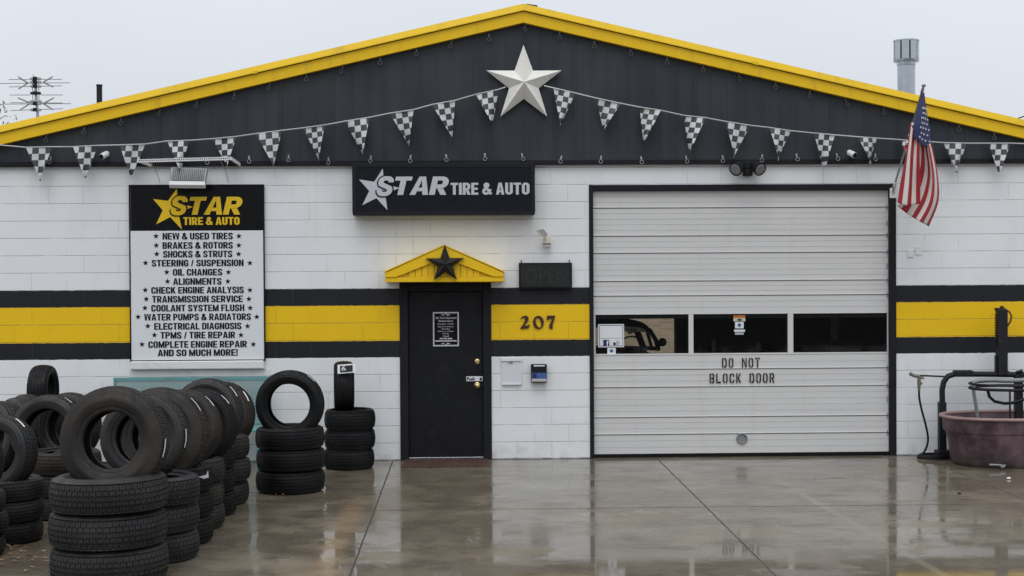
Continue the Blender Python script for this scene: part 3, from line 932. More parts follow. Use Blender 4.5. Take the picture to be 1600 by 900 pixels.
# stencilled DO NOT / BLOCK DOOR
STEN = {
    'D': [[(0, 0), (.26, 0), (.26, .22), (.26, 1), (0, 1)], [(.40, 0), (.72, 0), (1, .2), (1, .8), (.72, 1), (.40, 1), (.40, .84), (.62, .84), (.74, .72), (.74, .28), (.62, .16), (.40, .16)]],
    'O': [[(.43, 0), (.25, 0), (0, .18), (0, .82), (.25, 1), (.43, 1), (.43, .84), (.34, .84), (.26, .76), (.26, .24), (.34, .16), (.43, .16)], [(.57, 0), (.57, .16), (.66, .16), (.74, .24), (.74, .76), (.66, .84), (.57, .84), (.57, 1), (.75, 1), (1, .82), (1, .18), (.75, 0)]],
    'N': [[(0, 0), (.24, 0), (.24, 1), (0, 1)], [(.30, 1), (.30, .72), (.72, 0), (.72, .30)], [(.76, 0), (1, 0), (1, 1), (.76, 1)]],
    'T': [[(0, .84), (.44, .84), (.44, 1), (0, 1)], [(.56, .84), (1, .84), (1, 1), (.56, 1)], [(.37, 0), (.63, 0), (.63, .78), (.37, .78)]],
    'B': [[(0, 0), (.26, 0), (.26, 1), (0, 1)], [(.38, 0), (.76, 0), (1, .14), (1, .40), (.88, .5), (1, .6), (1, .86), (.76, 1), (.38, 1), (.38, .86), (.64, .86), (.74, .78), (.74, .66), (.64, .57), (.38, .57), (.38, .43), (.64, .43), (.74, .34), (.74, .22), (.64, .14), (.38, .14)]],
    'L': [[(0, 0), (.26, 0), (.26, 1), (0, 1)], [(.34, 0), (1, 0), (1, .17), (.34, .17)]],
    'C': [[(.44, 0), (.26, 0), (0, .18), (0, .82), (.26, 1), (.44, 1), (.44, .84), (.36, .84), (.26, .74), (.26, .26), (.36, .16), (.44, .16)], [(.56, 0), (.56, .16), (.66, .16), (.74, .24), (.74, .34), (1, .34), (1, .2), (.76, 0)], [(.56, .84), (.56, 1), (.76, 1), (1, .8), (1, .66), (.74, .66), (.74, .76), (.66, .84)]],
    'K': [[(0, 0), (.26, 0), (.26, 1), (0, 1)], [(.34, .44), (.72, 0), (1, 0), (.58, .54), (1, 1), (.72, 1), (.34, .58)]],
    'R': [[(0, 0), (.26, 0), (.26, 1), (0, 1)], [(.38, .84), (.62, .84), (.74, .76), (.74, .62), (.62, .54), (.38, .54), (.38, .40), (.5, .40), (.74, 0), (1, 0), (.76, .42), (1, .58), (1, .82), (.76, 1), (.38, 1)]],
}
for txt, x0, x1, y0, y1 in (('DO NOT', 1128, 1187, 559, 574.5), ('BLOCK DOOR', 1108.5, 1209.5, 583, 598.5)):
    X0, X1, Z0, Z1 = RECT(x0, y0, x1, y1, oy)
    b = MB()
    n = len(txt); adv = (X1 - X0) / (n - .30); lw = adv * .70
    for i, ch in enumerate(txt):
        for poly in STEN.get(ch, []):
            lettering_poly(b, [(X0 + i * adv + u * lw, Z0 + v * (Z1 - Z0)) for u, v in poly], oy - .0135)
    b.build('stencil_lettering', M['letter_black'], lowsec)

# ------------------------------------------------------------------ yellow door canopy
cy = -.34
cp = [P(602, 441, cy), P(787, 441, cy), P(787, 427, cy), P(694, 385, cy), P(602, 427, cy)]
can = bpy.data.objects.new('door_canopy', None); COL.objects.link(can); can.parent = bld
b = MB()
b.prism([(p.x, p.z) for p in cp], cy + .03, -.003)
b.build('canopy_body', M['yellow'], can)
ap, le, re_ = cp[3], cp[4], cp[2]
b = MB()
tw = .135
for (A, B_) in (((cp[0].x, cp[0].z + .02), (le.x, le.z)), ):
    pass
bz = cp[0].z
b.prism([(cp[0].x, bz), (cp[1].x, bz), (cp[1].x, bz + .055), (cp[0].x, bz + .055)], cy, cy + .028)
b.prism([(le.x, bz + .057), (le.x + .12, bz + .057), (ap.x, ap.z - tw), (ap.x, ap.z + .005), (le.x, le.z + .005)], cy - .012, cy + .028)
b.prism([(re_.x - .12, bz + .057), (re_.x, bz + .057), (re_.x, re_.z + .005), (ap.x, ap.z + .005), (ap.x, ap.z - tw)], cy - .012, cy + .028)
b.build('rake_board', M['yellow'], can, bevel=.004)
b = MB()
for i in range(-9, 10):
    X = ap.x + i * .075
    zt = ap.z - abs(X - ap.x) * (ap.z - le.z) / (ap.x - le.x) - tw
    if zt > bz + .075: b.box(X - .034, X + .034, cy + .012, cy + .029, bz + .057, zt + .02)
b.build('gable_board', M['yellow'], can, bevel=.003)
b = MB()
for sgn, E_ in ((-1, le), (1, re_)):
    b.prism([(ap.x, ap.z + .008), (ap.x, ap.z + .022), (E_.x + sgn * .015, E_.z + .022), (E_.x + sgn * .015, E_.z + .008)], cy - .02, -.003)
b.build('canopy_roof', M['yellow_lip'], can)


# ------------------------------------------------------------------ stars
def star3d(name, pts2, c, y0, depth, m, label, cat, rim=.012):
    o = MB()
    n = len(pts2)
    base = [(p.x, y0, p.z) for p in pts2]; back = [(p.x, y0 + rim, p.z) for p in pts2]
    o.v = base + back + [(c.x, y0 - depth, c.z)]
    for i in range(n):
        j = (i + 1) % n
        o.face((i, j, 2 * n)); o.face((j, i, n + i, n + j))
    o.face(range(2 * n - 1, n - 1, -1))
    ob = o.build(name, m, origin=(c.x, y0, c.z))
    return tag(ob, label, cat)
def star_from_px(outer, centre, y):
    O = [P(a, b_, y) for a, b_ in outer]; c = P(*centre, y)
    inner = []
    for i in range(5):
        mid = (O[i] + O[(i + 1) % 5]) / 2
        R = sum((o_ - c).length for o_ in O) / 5
        inner.append(c + (mid - c).normalized() * R * .392)
    pts = []
    for i in range(5): pts += [O[i], inner[i]]
    return pts, c
pts, c = star_from_px([(818, 70), (760, 110), (782, 182), (855, 182), (877.5, 110)], (818.5, 130), -.10)
star3d('wall_star', pts, c, -.10, .13, M['star_white'], 'big raised white metal star below the roof peak', 'star', .03)
pts, c = star_from_px([(695, 382), (665, 403.5), (677.5, 438), (714, 437), (725, 403)], (695.5, 413), cy - .05)
star3d('wall_star', pts, c, cy - .05, .09, M['star_black'], 'small raised black star on the yellow door canopy', 'star', .03)

# ------------------------------------------------------------------ service board
sb = thing('service_board', 'tall white board listing repair services under a black logo header', 'sign', P(308, 562, -.03))
yS = -.035
r = RECT(204.5, 360.5, 412, 562.5, yS); box_part('list_panel', r, yS, -.004, M['sign_white'], sb, .003)
r2 = RECT(204.5, 290, 412, 360.5, yS); box_part('header_panel', (r2[0], r2[1], r[3] + .001, r2[3]), yS, -.004, M['sign_black'], sb, .003)
b = MB()
for a_ in ((r[0] - .014, r[0] - .001, r[2] - .012, r2[3] + .012), (r[1] + .001, r[1] + .014, r[2] - .012, r2[3] + .012)): b.box(a_[0], a_[1], yS - .004, -.003, a_[2], a_[3])
b.box(r[0], r[1], yS - .004, -.003, r[2] - .014, r[2] - .001); b.box(r[0], r[1], yS - .004, -.003, r2[3] + .001, r2[3] + .012)
b.build('board_edge', M['sign_black'], sb)
Z3 = lambda zx, zy: (180 + zx / 2.4326, 230 + zy / 2.4326)
lines = [("NEW & USED TIRES", 180, 447, 338, 155, 470), ("BRAKES & ROTORS", 180, 447, 373, 156, 470), ("SHOCKS & STRUTS", 182, 445, 406, 158, 469),
         ("STEERING / SUSPENSION", 139, 488, 440, 115, 512), ("OIL CHANGES", 219, 407, 475, 196, 430), ("ALIGNMENTS", 220, 404, 510, 199, 428),
         ("CHECK ENGINE ANALYSIS", 137, 489, 543, 114, 512), ("TRANSMISSION SERVICE", 140, 485, 577, 118, 508), ("COOLANT SYSTEM FLUSH", 137, 491, 611, 113, 513),
         ("WATER PUMPS & RADIATORS", 110, 516, 645, 87, 538), ("ELECTRICAL DIAGNOSIS", 148, 480, 680, 124, 503), ("TPMS / TIRE REPAIR", 172, 456, 714, 149, 478),
         ("COMPLETE ENGINE REPAIR", 126, 501, 749, 102, 525), ("AND SO MUCH MORE!", 162, 466, 781, None, None)]
for txt, x0, x1, yc, s0, s1 in lines:
    b = MB()
    a0, b0 = Z3(x0, yc - 12.5); a1, b1 = Z3(x1, yc + 12.5)
    R_ = RECT(a0, b0, a1, b1, yS - .003)
    add_glyphs(b, txt, *R_, yS - .003, W=.54, th=.195, bar=.16, gap=.06)
    b.build('list_line', M['letter_black'], sb, weld=False)
    for s_ in (s0, s1):
        if s_ is None: continue
        b = MB(); q = P(*Z3(s_, yc), yS - .003)
        lettering_poly(b, star_pts(q.x, q.z, .036, .40), yS - .003); b.build('list_star', M['letter_black'], sb)
def logo(parent, y, star_px, cpx, S_box, TAR_box, sub, m, mo):
    Sp, c_ = star_from_px(star_px, cpx, y - .002)
    b_ = MB(); lettering_poly(b_, [(p.x, p.z) for p in Sp], y - .002); b_.build('logo_star', m, parent)
    kw = dict(W=.80, th=.275, bar=.215, shear=.20, gap=.035)
    b_ = MB(); R_ = RECT(*S_box, y - .005); add_glyphs(b_, 'S', *R_, y - .004, grow=.065, **kw); b_.build('logo_outline', mo, parent, weld=False)
    b_ = MB(); add_glyphs(b_, 'S', *R_, y - .006, **kw)
    R_ = RECT(*TAR_box, y - .006); add_glyphs(b_, 'TAR', *R_, y - .006, **kw); b_.build('logo_lettering', m, parent, weld=False)
    R_ = RECT(*sub, y - .006); b_ = MB(); add_glyphs(b_, 'TIRE & AUTO', *R_, y - .006, W=.56, th=.215, bar=.18, gap=.06); b_.build('logo_subtitle', m, parent, weld=False)
k = 220 / 1600
lz = lambda a_, b_: (200 + a_ * k, 290 + b_ * k)
logo(sb, yS, [lz(555, 35), lz(285, 153), lz(320, 440), lz(612, 498), lz(738, 240)], lz(490, 262),
     (*lz(485, 118), *lz(680, 338)), (*lz(700, 127), *lz(1302, 330)), (*lz(628, 358), *lz(1268, 446)), M['letter_yellow'], M['sign_black'])

# ------------------------------------------------------------------ lightbox sign
yL = -.24
ls = thing('lightbox_sign', 'black box sign with pale star logo above the entry door', 'sign', P(693, 336, -.1))
r = RECT(551, 254.5, 835.5, 336, yL)
b = MB(); b.box(r[0], r[1], yL + .02, -.004, r[2], r[3]); b.build('sign_cabinet', M['box_black'], ls, bevel=.006)
b = MB(); e = .045
b.box(r[0], r[1], yL, yL + .019, r[3] - e, r[3]); b.box(r[0], r[1], yL, yL + .019, r[2], r[2] + e)
b.box(r[0], r[0] + e, yL, yL + .019, r[2] + e, r[3] - e); b.box(r[1] - e, r[1], yL, yL + .019, r[2] + e, r[3] - e)
b.build('sign_bezel', M['black_paint'], ls, bevel=.005)
b = MB(); b.box(r[0] + e, r[1] - e, yL + .010, yL + .019, r[2] + e, r[3] - e); b.build('sign_face', M['box_black'], ls)
k2 = 290 / 1600
l2 = lambda a_, b_: (550 + a_ * k2, 255 + b_ * k2)
logo(ls, yL + .010, [l2(265, 47), l2(60, 140), l2(88, 362), l2(306, 405), l2(410, 213)], l2(222, 228),
     (*l2(212, 112), *l2(362, 284)), (*l2(372, 115), *l2(835, 273)), (*l2(850, 168), *l2(1530, 271)), M['letter_grey'], M['sign_black'])

# ------------------------------------------------------------------ OPEN sign (off)
yo = -.08
r = RECT(811, 410.5, 894, 451, yo)
op = thing('open_sign', 'dark unlit electric OPEN sign hung beside the door canopy', 'sign', ((r[0] + r[1]) / 2, -.04, r[2]))
b = MB(); b.box(r[0], r[1], yo + .012, -.004, r[2], r[3]); b.build('sign_case', M['black_paint'], op, bevel=.005)
b = MB(); b.box(r[0] + .02, r[1] - .02, yo + .004, yo + .0115, r[2] + .02, r[3] - .02); b.build('sign_screen', M['screen_dark'], op)
b = MB(); R_ = RECT(821, 419, 885, 443, yo); add_text(b, 'OPEN', *R_, yo + .002, bold=-.004, spacing=1.1); b.build('sign_lettering', M['screen_letter'], op)
for X in (r[0] + .03, r[1] - .03): b = MB(); b.tube([(X, -.04, r[3] - .01), (X, -.04, r[3] + .025), (X, -.004, r[3] + .03)], .006, 6); b.build('hanger_hook', M['dark_metal'], op)

# ------------------------------------------------------------------ house number
hn = thing('house_number', 'dark maroon house number 207 on the yellow stripe', 'house number', P(840, 514, -.01))
kx = 80 / 1600
nz = lambda a_, b_: P(800 + a_ * kx, 485 + b_ * kx, -.016)
two = [(255, 262), (330, 185), (415, 160), (490, 180), (520, 240), (505, 310), (450, 400), (385, 478), (480, 478), (510, 455), (545, 435), (558, 450), (510, 560), (262, 578), (262, 555), (300, 500), (370, 400), (405, 320), (405, 255), (375, 220), (330, 225), (270, 272)]
seven = [(1100, 160), (1345, 160), (1340, 215), (1285, 400), (1268, 480), (1280, 550), (1255, 578), (1190, 578), (1165, 550), (1162, 470), (1200, 390), (1265, 262), (1160, 262), (1118, 298), (1085, 295), (1085, 265), (1098, 230)]
def digit(polys_):
    b_ = MB()
    for pl in polys_:
        q = [nz(*p) for p in pl]
        bm = bmesh.new(); vs = [bm.verts.new((p.x, -.016, p.z)) for p in q]
        f = bm.faces.new(vs); f.normal_update()
        bmesh.ops.triangulate(bm, faces=[f])
        e_ = bmesh.ops.extrude_face_region(bm, geom=bm.faces[:])
        for v in e_['geom']:
            if isinstance(v, bmesh.types.BMVert): v.co.y += .012
        bm.verts.index_update(); n = len(b_.v); b_.v += [tuple(v.co) for v in bm.verts]
        for f in bm.faces: b_.face([n + v.index for v in f.verts])
        bm.free()
    b_.build('digit', M['number_brown'], hn)
digit([two]); 
b = MB(); rows = []
N = 40
for i in range(N + 1):
    a = 2 * math.pi * i / N
    o_ = nz(825 + 170 * math.cos(a), 375 + 208 * math.sin(a)); ti = .42
    ex, ez = 78 * math.cos(a), 165 * math.sin(a)
    i_ = nz(828 + ex * math.cos(ti) + ez * math.sin(ti) * .75, 380 - ex * math.sin(ti) + ez * math.cos(ti))
    rows.append([(o_.x, -.004, o_.z), (o_.x, -.016, o_.z), (i_.x, -.016, i_.z), (i_.x, -.004, i_.z)])
b.grid(rows); b.build('digit', M['number_brown'], hn)
digit([seven])

# ------------------------------------------------------------------ notices on and beside the door
pl = thing('hours_plaque', 'black hours notice with white border on the entry door', 'sign', P(697, 541, .03))
r = RECT(676.5, 487.5, 717, 541, .03); box_part('plaque_panel', r, .026, .034, M['sign_black'], pl)
b = MB(); e = .016
b.box(r[0], r[1], .0225, .0255, r[3] - e, r[3]); b.box(r[0], r[1], .0225, .0255, r[2], r[2] + e); b.box(r[0], r[0] + e, .0225, .0255, r[2] + e, r[3] - e); b.box(r[1] - e, r[1], .0225, .0255, r[2] + e, r[3] - e)
b.build('plaque_border', M['letter_grey'], pl)
kp = 70 / 900
pz = lambda a_, b_: (660 + a_ * kp, 480 + b_ * kp)
b = MB()
for txt, x0, x1, yc, hh in (("Star Tire & Automotive", 265, 685, 213, 20), ("Business Hours", 328, 615, 275, 18), ("Monday - Friday", 305, 632, 340, 15), ("8:00 am to 5:00 pm", 310, 625, 394, 14),
                            ("Saturday", 385, 553, 438, 14), ("8:00 am to 3:00 pm", 310, 628, 486, 14), ("Sunday", 402, 535, 533, 14), ("Closed", 412, 532, 580, 14)):
    R_ = RECT(*pz(x0, yc - hh), *pz(x1, yc + hh), .024); add_text(b, txt, *R_, .0235, bold=.02)
for x0, x1 in ((348, 415), (430, 490), (505, 598)): R_ = RECT(*pz(x0, 617), *pz(x1, 643), .024); b.quad((R_[0], .0235, R_[2]), (R_[1], .0235, R_[2]), (R_[1], .0235, R_[3]), (R_[0], .0235, R_[3]))
R_ = RECT(*pz(255, 665), *pz(690, 690), .024); b.quad((R_[0], .0235, R_[2]), (R_[1], .0235, R_[2]), (R_[1], .0235, R_[3]), (R_[0], .0235, R_[3]))
for yc, sg in ((150, 1), (735, -1)):
    for pl_ in ([(365, yc), (420, yc - 8 * sg), (455, yc + 22 * sg), (420, yc + 14 * sg)], [(570, yc), (500, yc + 22 * sg), (480, yc - 6 * sg), (520, yc - 8 * sg)], [(440, yc - 20 * sg), (470, yc - 30 * sg), (500, yc - 20 * sg), (470, yc - 8 * sg)]):
        q = [P(*pz(*p), .024) for p in pl_]; lettering_poly(b, [(p.x, p.z) for p in q], .0235)
b.build('plaque_lettering', M['letter_grey'], pl)
ps = thing('push_plate', 'small white Push plate beside the brass door knob', 'sign', P(740, 595, .03))
r = RECT(728.5, 588, 754, 595.5, .03); box_part('plate', r, .029, .034, M['sign_white'], ps)
b = MB(); R_ = RECT(729.5, 589.2, 742, 594.8, .028); add_text(b, 'Push', *R_, .027, bold=.03)
R_ = RECT(749.5, 590, 752.8, 594.5, .028); b.quad((R_[0], .027, R_[2]), (R_[1], .027, R_[2]), (R_[1], .027, R_[3]), (R_[0], .027, R_[3])); b.build('plate_lettering', M['letter_black'], ps)

ph = thing('paper_holder', 'white wall mounted paper holder with a printed sheet, right of the door', 'notice holder', P(798, 601, -.02))
r = RECT(783.5, 560, 815, 601, -.02); box_part('back_tray', r, -.016, -.004, M['white_plastic'], ph, .003)
r = RECT(784.5, 565, 812.5, 598, -.02); box_part('printed_sheet', r, -.0185, -.0165, M['paper'], ph)
r = RECT(783, 559, 815.5, 564.5, -.03); box_part('lid', r, -.032, -.004, M['white_plastic'], ph, .004)
r = RECT(784, 598.5, 814, 601.5, -.03); box_part('bottom_lip', r, -.034, -.004, M['white_plastic'], ph, .003)
r = RECT(795, 565, 801, 568, -.03); box_part('clip', r, -.026, -.019, M['dull_metal'], ph)
kb_ = thing('drop_box', 'small black key drop box with a blue picture label on the wall', 'box', P(842, 598, -.05))
r = RECT(830, 569.5, 854.5, 598, -.10); box_part('box_body', r, -.10, -.004, M['black_paint'], kb_, .006)
r = RECT(834, 570.5, 851, 572.5, -.10); box_part('white_label', r, -.1025, -.1003, M['sign_white'], kb_)
r = RECT(830.8, 582.5, 853.8, 591.5, -.10); box_part('picture_label', r, -.1025, -.1003, M['blue'], kb_)
b = MB(); R_ = RECT(832.5, 583.5, 838.5, 590.5, -.1); b.quad((R_[0], -.104, R_[2]), (R_[1], -.104, R_[2]), (R_[1], -.104, R_[3]), (R_[0], -.104, R_[3]))
b.build('picture_dark', M['navy'], kb_)
r = RECT(830.8, 592, 854, 596.5, -.11); box_part('silver_strip', r, -.112, -.1003, M['silver'], kb_, .003)
mt = G(696, 726)
b = MB()
x0, x1 = P(629, 724, -.4).x, P(764, 724, -.4).x
edge = [(x0 + (x1 - x0) * i / 30, -.66 - .012 * random.random() - (.02 if random.random() < .2 else 0)) for i in range(31)]
top = [(x0 + .02 + (x1 - x0 - .03) * i / 30, -.028) for i in range(31)]
for zz_, zz2 in ((.004, .028),):
    rows = [[(x, y, .004) for x, y in edge], [(x, y + .004, .014) for x, y in edge], [(x, y, .016) for x, y in top], [(x, y, .004) for x, y in top]]
    b.grid(rows)
tag(b.build('doormat', M['mat_brown'], origin=(mt.x, -.35, 0)), 'worn reddish brown doormat lying before the black entry door', 'doormat')

# ------------------------------------------------------------------ stickers on the window panes
ws = thing('window_notice', 'white framed social media notice in the left garage window', 'sign', P(954, 542, oy))
yg = oy + .016
r = RECT(934.5, 506.5, 975, 542.5, yg); box_part('notice_sheet', r, yg - .002, yg + .0005, M['sign_white'], ws)
b = MB(); e = .006; i0 = .012
for (a_, c_, d_, f_) in ((r[0] + i0, r[1] - i0, r[3] - i0 - e, r[3] - i0), (r[0] + i0, r[1] - i0, r[2] + i0, r[2] + i0 + e), (r[0] + i0, r[0] + i0 + e, r[2] + i0 + e, r[3] - i0 - e), (r[1] - i0 - e, r[1] - i0, r[2] + i0 + e, r[3] - i0 - e), (r[0] + .03, r[1] - .03, r[2] + .105, r[2] + .108)):
    b.box(a_, c_, yg - .0035, yg - .0022, d_, f_)
b.build('notice_border', M['screen_letter'], ws)
r = RECT(942.5, 531, 952, 540.5, yg); box_part('blue_square', r, yg - .004, yg - .0023, M['navy'], ws)
b = MB(); R_ = RECT(947.5, 532, 951, 540.4, yg); add_text(b, 'f', *R_, yg - .0045, bold=.04); b.build('square_letter', M['sign_white'], ws)
b = MB(); R_ = RECT(958, 535, 962, 539.5, yg); b.quad((R_[0], yg - .003, R_[2]), (R_[1], yg - .003, R_[2]), (R_[1], yg - .003, R_[3]), (R_[0], yg - .003, R_[3])); b.build('thumb_cuff', M['navy'], ws)
q = [P(*p, yg) for p in ((962.5, 539.5), (967.5, 539.2), (968.5, 534), (965.5, 533.6), (965, 531), (963.6, 531), (962.5, 535))]
b = MB(); lettering_poly(b, [(p.x, p.z) for p in q], yg - .003); b.build('thumb_outline', M['silver'], ws)
def badge(name, px0, py0, px1, py1, label):
    t = thing(name, label, 'sticker', P((px0 + px1) / 2, py1, yg), 'stickers on the garage windows')
    r_ = RECT(px0, py0, px1, py1, yg); box_part('sticker_sheet', r_, yg - .002, yg + .0005, M['sign_white'], t)
    cx, cz, R = (r_[0] + r_[1]) / 2, (r_[2] + r_[3]) / 2, (r_[3] - r_[2]) * .38
    b_ = MB(); lettering_poly(b_, [(cx + R * math.cos(rad(90 + 72 * i)) * (1 if j == 0 else .62), cz + R * math.sin(rad(90 + 72 * i + 36 * j)) * (1 if j == 0 else .62)) if j == 0 else (cx + R * .62 * math.cos(rad(126 + 72 * i)), cz + R * .62 * math.sin(rad(126 + 72 * i))) for i in range(5) for j in range(2)], yg - .003)
    b_.build('blue_emblem', M['blue'], t)
badge('emblem_sticker', 949, 543.5, 962, 553, 'white sticker with blue emblem below the social media notice')
badge('emblem_sticker', 1148.5, 503, 1162, 513, 'white sticker with blue emblem in the middle garage window')
t = thing('orange_sticker', 'orange and cream sticker at the top of the middle garage window', 'sticker', P(1155, 502, yg), 'stickers on the garage windows')
r = RECT(1146, 492.5, 1164.5, 497, yg); box_part('orange_band', r, yg - .002, yg + .0005, M['orange'], t)
r = RECT(1146, 497.2, 1164.5, 502, yg); box_part('cream_band', r, yg - .002, yg + .0005, M['cream_plastic'], t)
q = [P(*p, yg) for p in ((1150, 500), (1155.5, 497.8), (1161, 500), (1155.5, 501.6))]
b = MB(); lettering_poly(b, [(p.x, p.z) for p in q], yg - .003); b.build('band_emblem', M['letter_black'], t)
t = thing('strip_sticker', 'narrow white strip sticker below the blue emblem in the middle window', 'sticker', P(1155, 523, yg), 'stickers on the garage windows')
r = RECT(1147, 515, 1164, 518.4, yg); box_part('strip', r, yg - .002, yg + .0005, M['sign_white'], t)
r = RECT(1148.5, 519.4, 1162, 523, yg); box_part('lower_strip', r, yg - .002, yg + .0005, M['silver'], t)

# ------------------------------------------------------------------ lamps and cameras on the wall
# long white perforated rail standing off the wall above the board
rl_ = thing('stand_off_rail', 'long white perforated rail standing off the wall above the service board', 'rail', P(290, 255, -.2))
a0, a1, a2 = P(217, 251.5, -.42), P(361, 247.5, -.42), P(376, 258, -.03)
b = MB()
def bar(mb, A, B_, hw, hh):
    A, B_ = Vector(A), Vector(B_); t_ = (B_ - A).normalized(); s_ = t_.cross(Vector((0, 0, 1))).normalized(); u_ = s_.cross(t_)
    n = len(mb.v)
    for p in (A, B_):
        for sx, su in ((-1, -1), (1, -1), (1, 1), (-1, 1)): mb.v.append(tuple(p + s_ * hw * sx + u_ * hh * su))
    for q_ in ((0, 1, 5, 4), (1, 2, 6, 5), (2, 3, 7, 6), (3, 0, 4, 7), (3, 2, 1, 0), (4, 5, 6, 7)): mb.face([n + i for i in q_])
bar(b, a0, a1, .02, .018); bar(b, a1, a2, .008, .018); bar(b, a0, (a0.x + .07, -.004, a0.z - .03), .008, .016)
b.build('rail', M['white_plastic'], rl_)
b = MB()
for i in range(44):
    t_ = (i + .5) / 44; c = a0.lerp(a1, t_); b.box(c.x - .006, c.x + .006, c.y - .0225, c.y - .019, c.z - .004, c.z + .008)
b.build('slot', M['dark_metal'], rl_)
b = MB()
for px in (235, 345):
    c = P(px, 256, -.42); b.tube([(c.x, -.40, a0.z - .005), (c.x + .02, -.2, a0.z - .10), (c.x + .02, -.004, a0.z - .22)], .004, 5)
b.build('support_wire', M['steel'], rl_)
fl = thing('floodlight', 'grey finned floodlight tilted over the top of the service board', 'floodlight', P(293, 288, -.2))
q = [P(264, 289, -.30), P(320, 289.5, -.30), P(324, 263, -.16), P(267, 261, -.16)]
def slab(mb, quad_, th):
    A, B_, C_, D_ = quad_; nrm = (B_ - A).cross(D_ - A).normalized() * th
    n = len(mb.v)
    mb.v += [tuple(p) for p in quad_] + [tuple(p - nrm) for p in quad_]
    for q_ in ((0, 1, 2, 3), (7, 6, 5, 4), (1, 0, 4, 5), (2, 1, 5, 6), (3, 2, 6, 7), (0, 3, 7, 4)): mb.face([n + i for i in q_])
b = MB(); slab(b, q, .06); b.build('housing', M['dull_metal'], fl, bevel=.006)
b = MB()
nrm = (q[1] - q[0]).cross(q[3] - q[0]).normalized()
for i in range(17):
    t_ = .08 + .84 * i / 16
    A, B_ = q[0].lerp(q[1], t_), q[3].lerp(q[2], t_)
    A2, B2 = A.lerp(B_, .22), A.lerp(B_, .94)
    bar(b, A2 + nrm * .008, B2 + nrm * .008, .0045, .012)
b.build('cooling_fins', M['fin_grey'], fl)
b = MB(); slab(b, [q[0].lerp(q[3], -.02) + nrm * .012, q[1].lerp(q[2], -.02) + nrm * .012, q[1].lerp(q[2], .2) + nrm * .012, q[0].lerp(q[3], .2) + nrm * .012], .07); b.build('front_rim', M['white_plastic'], fl, bevel=.005)
b = MB(); bar(b, (q[0].x + .1, -.2, q[2].z - .1), (q[0].x + .1, -.004, q[2].z - .02), .012, .006); bar(b, (q[1].x - .1, -.2, q[2].z - .1), (q[1].x - .1, -.004, q[2].z - .02), .012, .006); b.build('bracket', M['dull_metal'], fl)

tw_ = thing('twin_spotlight', 'black twin bullet spotlight above the garage door', 'spotlight', P(1168, 262, -.05))
c = P(1168, 262, -.06)
b = MB(); b.box(c.x - .065, c.x + .065, -.11, -.004, c.z - .02, c.z + .075); b.box(c.x - .05, c.x + .05, -.13, -.004, c.z - .10, c.z - .021); b.build('base_box', M['black_paint'], tw_, bevel=.012)
for px, sg in ((1149, -1), (1188, 1)):
    lp = P(px, 265, -.22); top = Vector((c.x + sg * .05, -.07, c.z + .055))
    ax = (lp - top).normalized()
    b = MB(); b.tube([top, top.lerp(lp, .25), top.lerp(lp, .6), lp], [.035, .045, .07, .082], 20); hd = b.build('lamp_head', M['black_paint'], tw_, smooth=50)
    b = MB(); b.tube([lp + ax * .001, lp + ax * .006], [.066, .060], 20); b.build('lens', M['lamp_glass'], hd)

sl_ = thing('sensor_light', 'cream motion sensor light with one grey lamp above the OPEN sign', 'sensor light', P(850, 387, -.05))
c = P(854.5, 378, -.07)
b = MB(); b.lathe([(0, .075), (.035, .073), (.044, .05), (.046, .0), (.052, -.005), (.052, -.015)], (c.x, c.y, c.z), 20); b.box(c.x - .03, c.x + .03, c.y, -.004, c.z - .03, c.z + .05); b.build('sensor_body', M['cream_plastic'], sl_, smooth=40)
b = MB(); b.lathe([(.047, -.016), (.047, -.038)], c, 20); b.build('sensor_lens', M['dull_metal'], sl_, smooth=60)
b = MB(); b.lathe([(.050, -.038), (.045, -.055), (.03, -.068), (0, -.072)], c, 20); b.build('sensor_dome', M['white_plastic'], sl_, smooth=60)
qq = [P(837.5, 358.5, -.20), P(846, 368.5, -.22), P(856.5, 366.5, -.18), P(850, 357, -.17)]
b = MB(); slab(b, [qq[0], qq[1], qq[2], qq[3]], .03); hd = b.build('lamp_head', M['cream_plastic'], sl_, bevel=.008)
cc = (qq[0] + qq[1] + qq[2] + qq[3]) / 4
nn = (qq[1] - qq[0]).cross(qq[3] - qq[0]).normalized() * .004
b = MB(); b.quad(*[tuple(cc + (p - cc) * .8 + nn) for p in qq]); b.build('lamp_lens', M['lamp_glass'], hd)
b = MB(); b.tube([(c.x, c.y, c.z + .07), (c.x, c.y - .01, c.z + .10), tuple(cc + Vector((.02, .03, -.005)))], .008, 8); b.build('lamp_arm', M['dark_metal'], sl_)

for px, py, sg, lb in ((165, 242, -1, 'small white bullet camera on the gable left of the service board'), (1329, 240, 1, 'small white bullet camera on the gable right of the twin spotlight')):
    c = P(px, py, -.10)
    t = thing('security_camera', lb, 'camera', (c.x, -.05, c.z), 'security cameras on the gable')
    b = MB(); b.lathe([(0, 0), (.03, 0), (.03, .02)], (c.x, -.058, c.z + .02), 16, 'Y'); b.tube([(c.x, -.05, c.z + .02), (c.x, -.09, c.z + .01)], .012, 8); b.build('mount', M['white_plastic'], t, smooth=40)
    dr = Vector((.55 * sg, -.75, -.42)).normalized(); s0 = Vector((c.x - .02 * sg, -.08, c.z + .018))
    b = MB(); b.tube([s0, s0 + dr * .01, s0 + dr * .10], [.025, .036, .036], 16); b.build('camera_body', M['white_plastic'], t, smooth=40)
    b = MB(); b.tube([s0 + dr * .101, s0 + dr * .108], [.030, .028], 16); b.build('camera_lens', M['letter_black'], t)

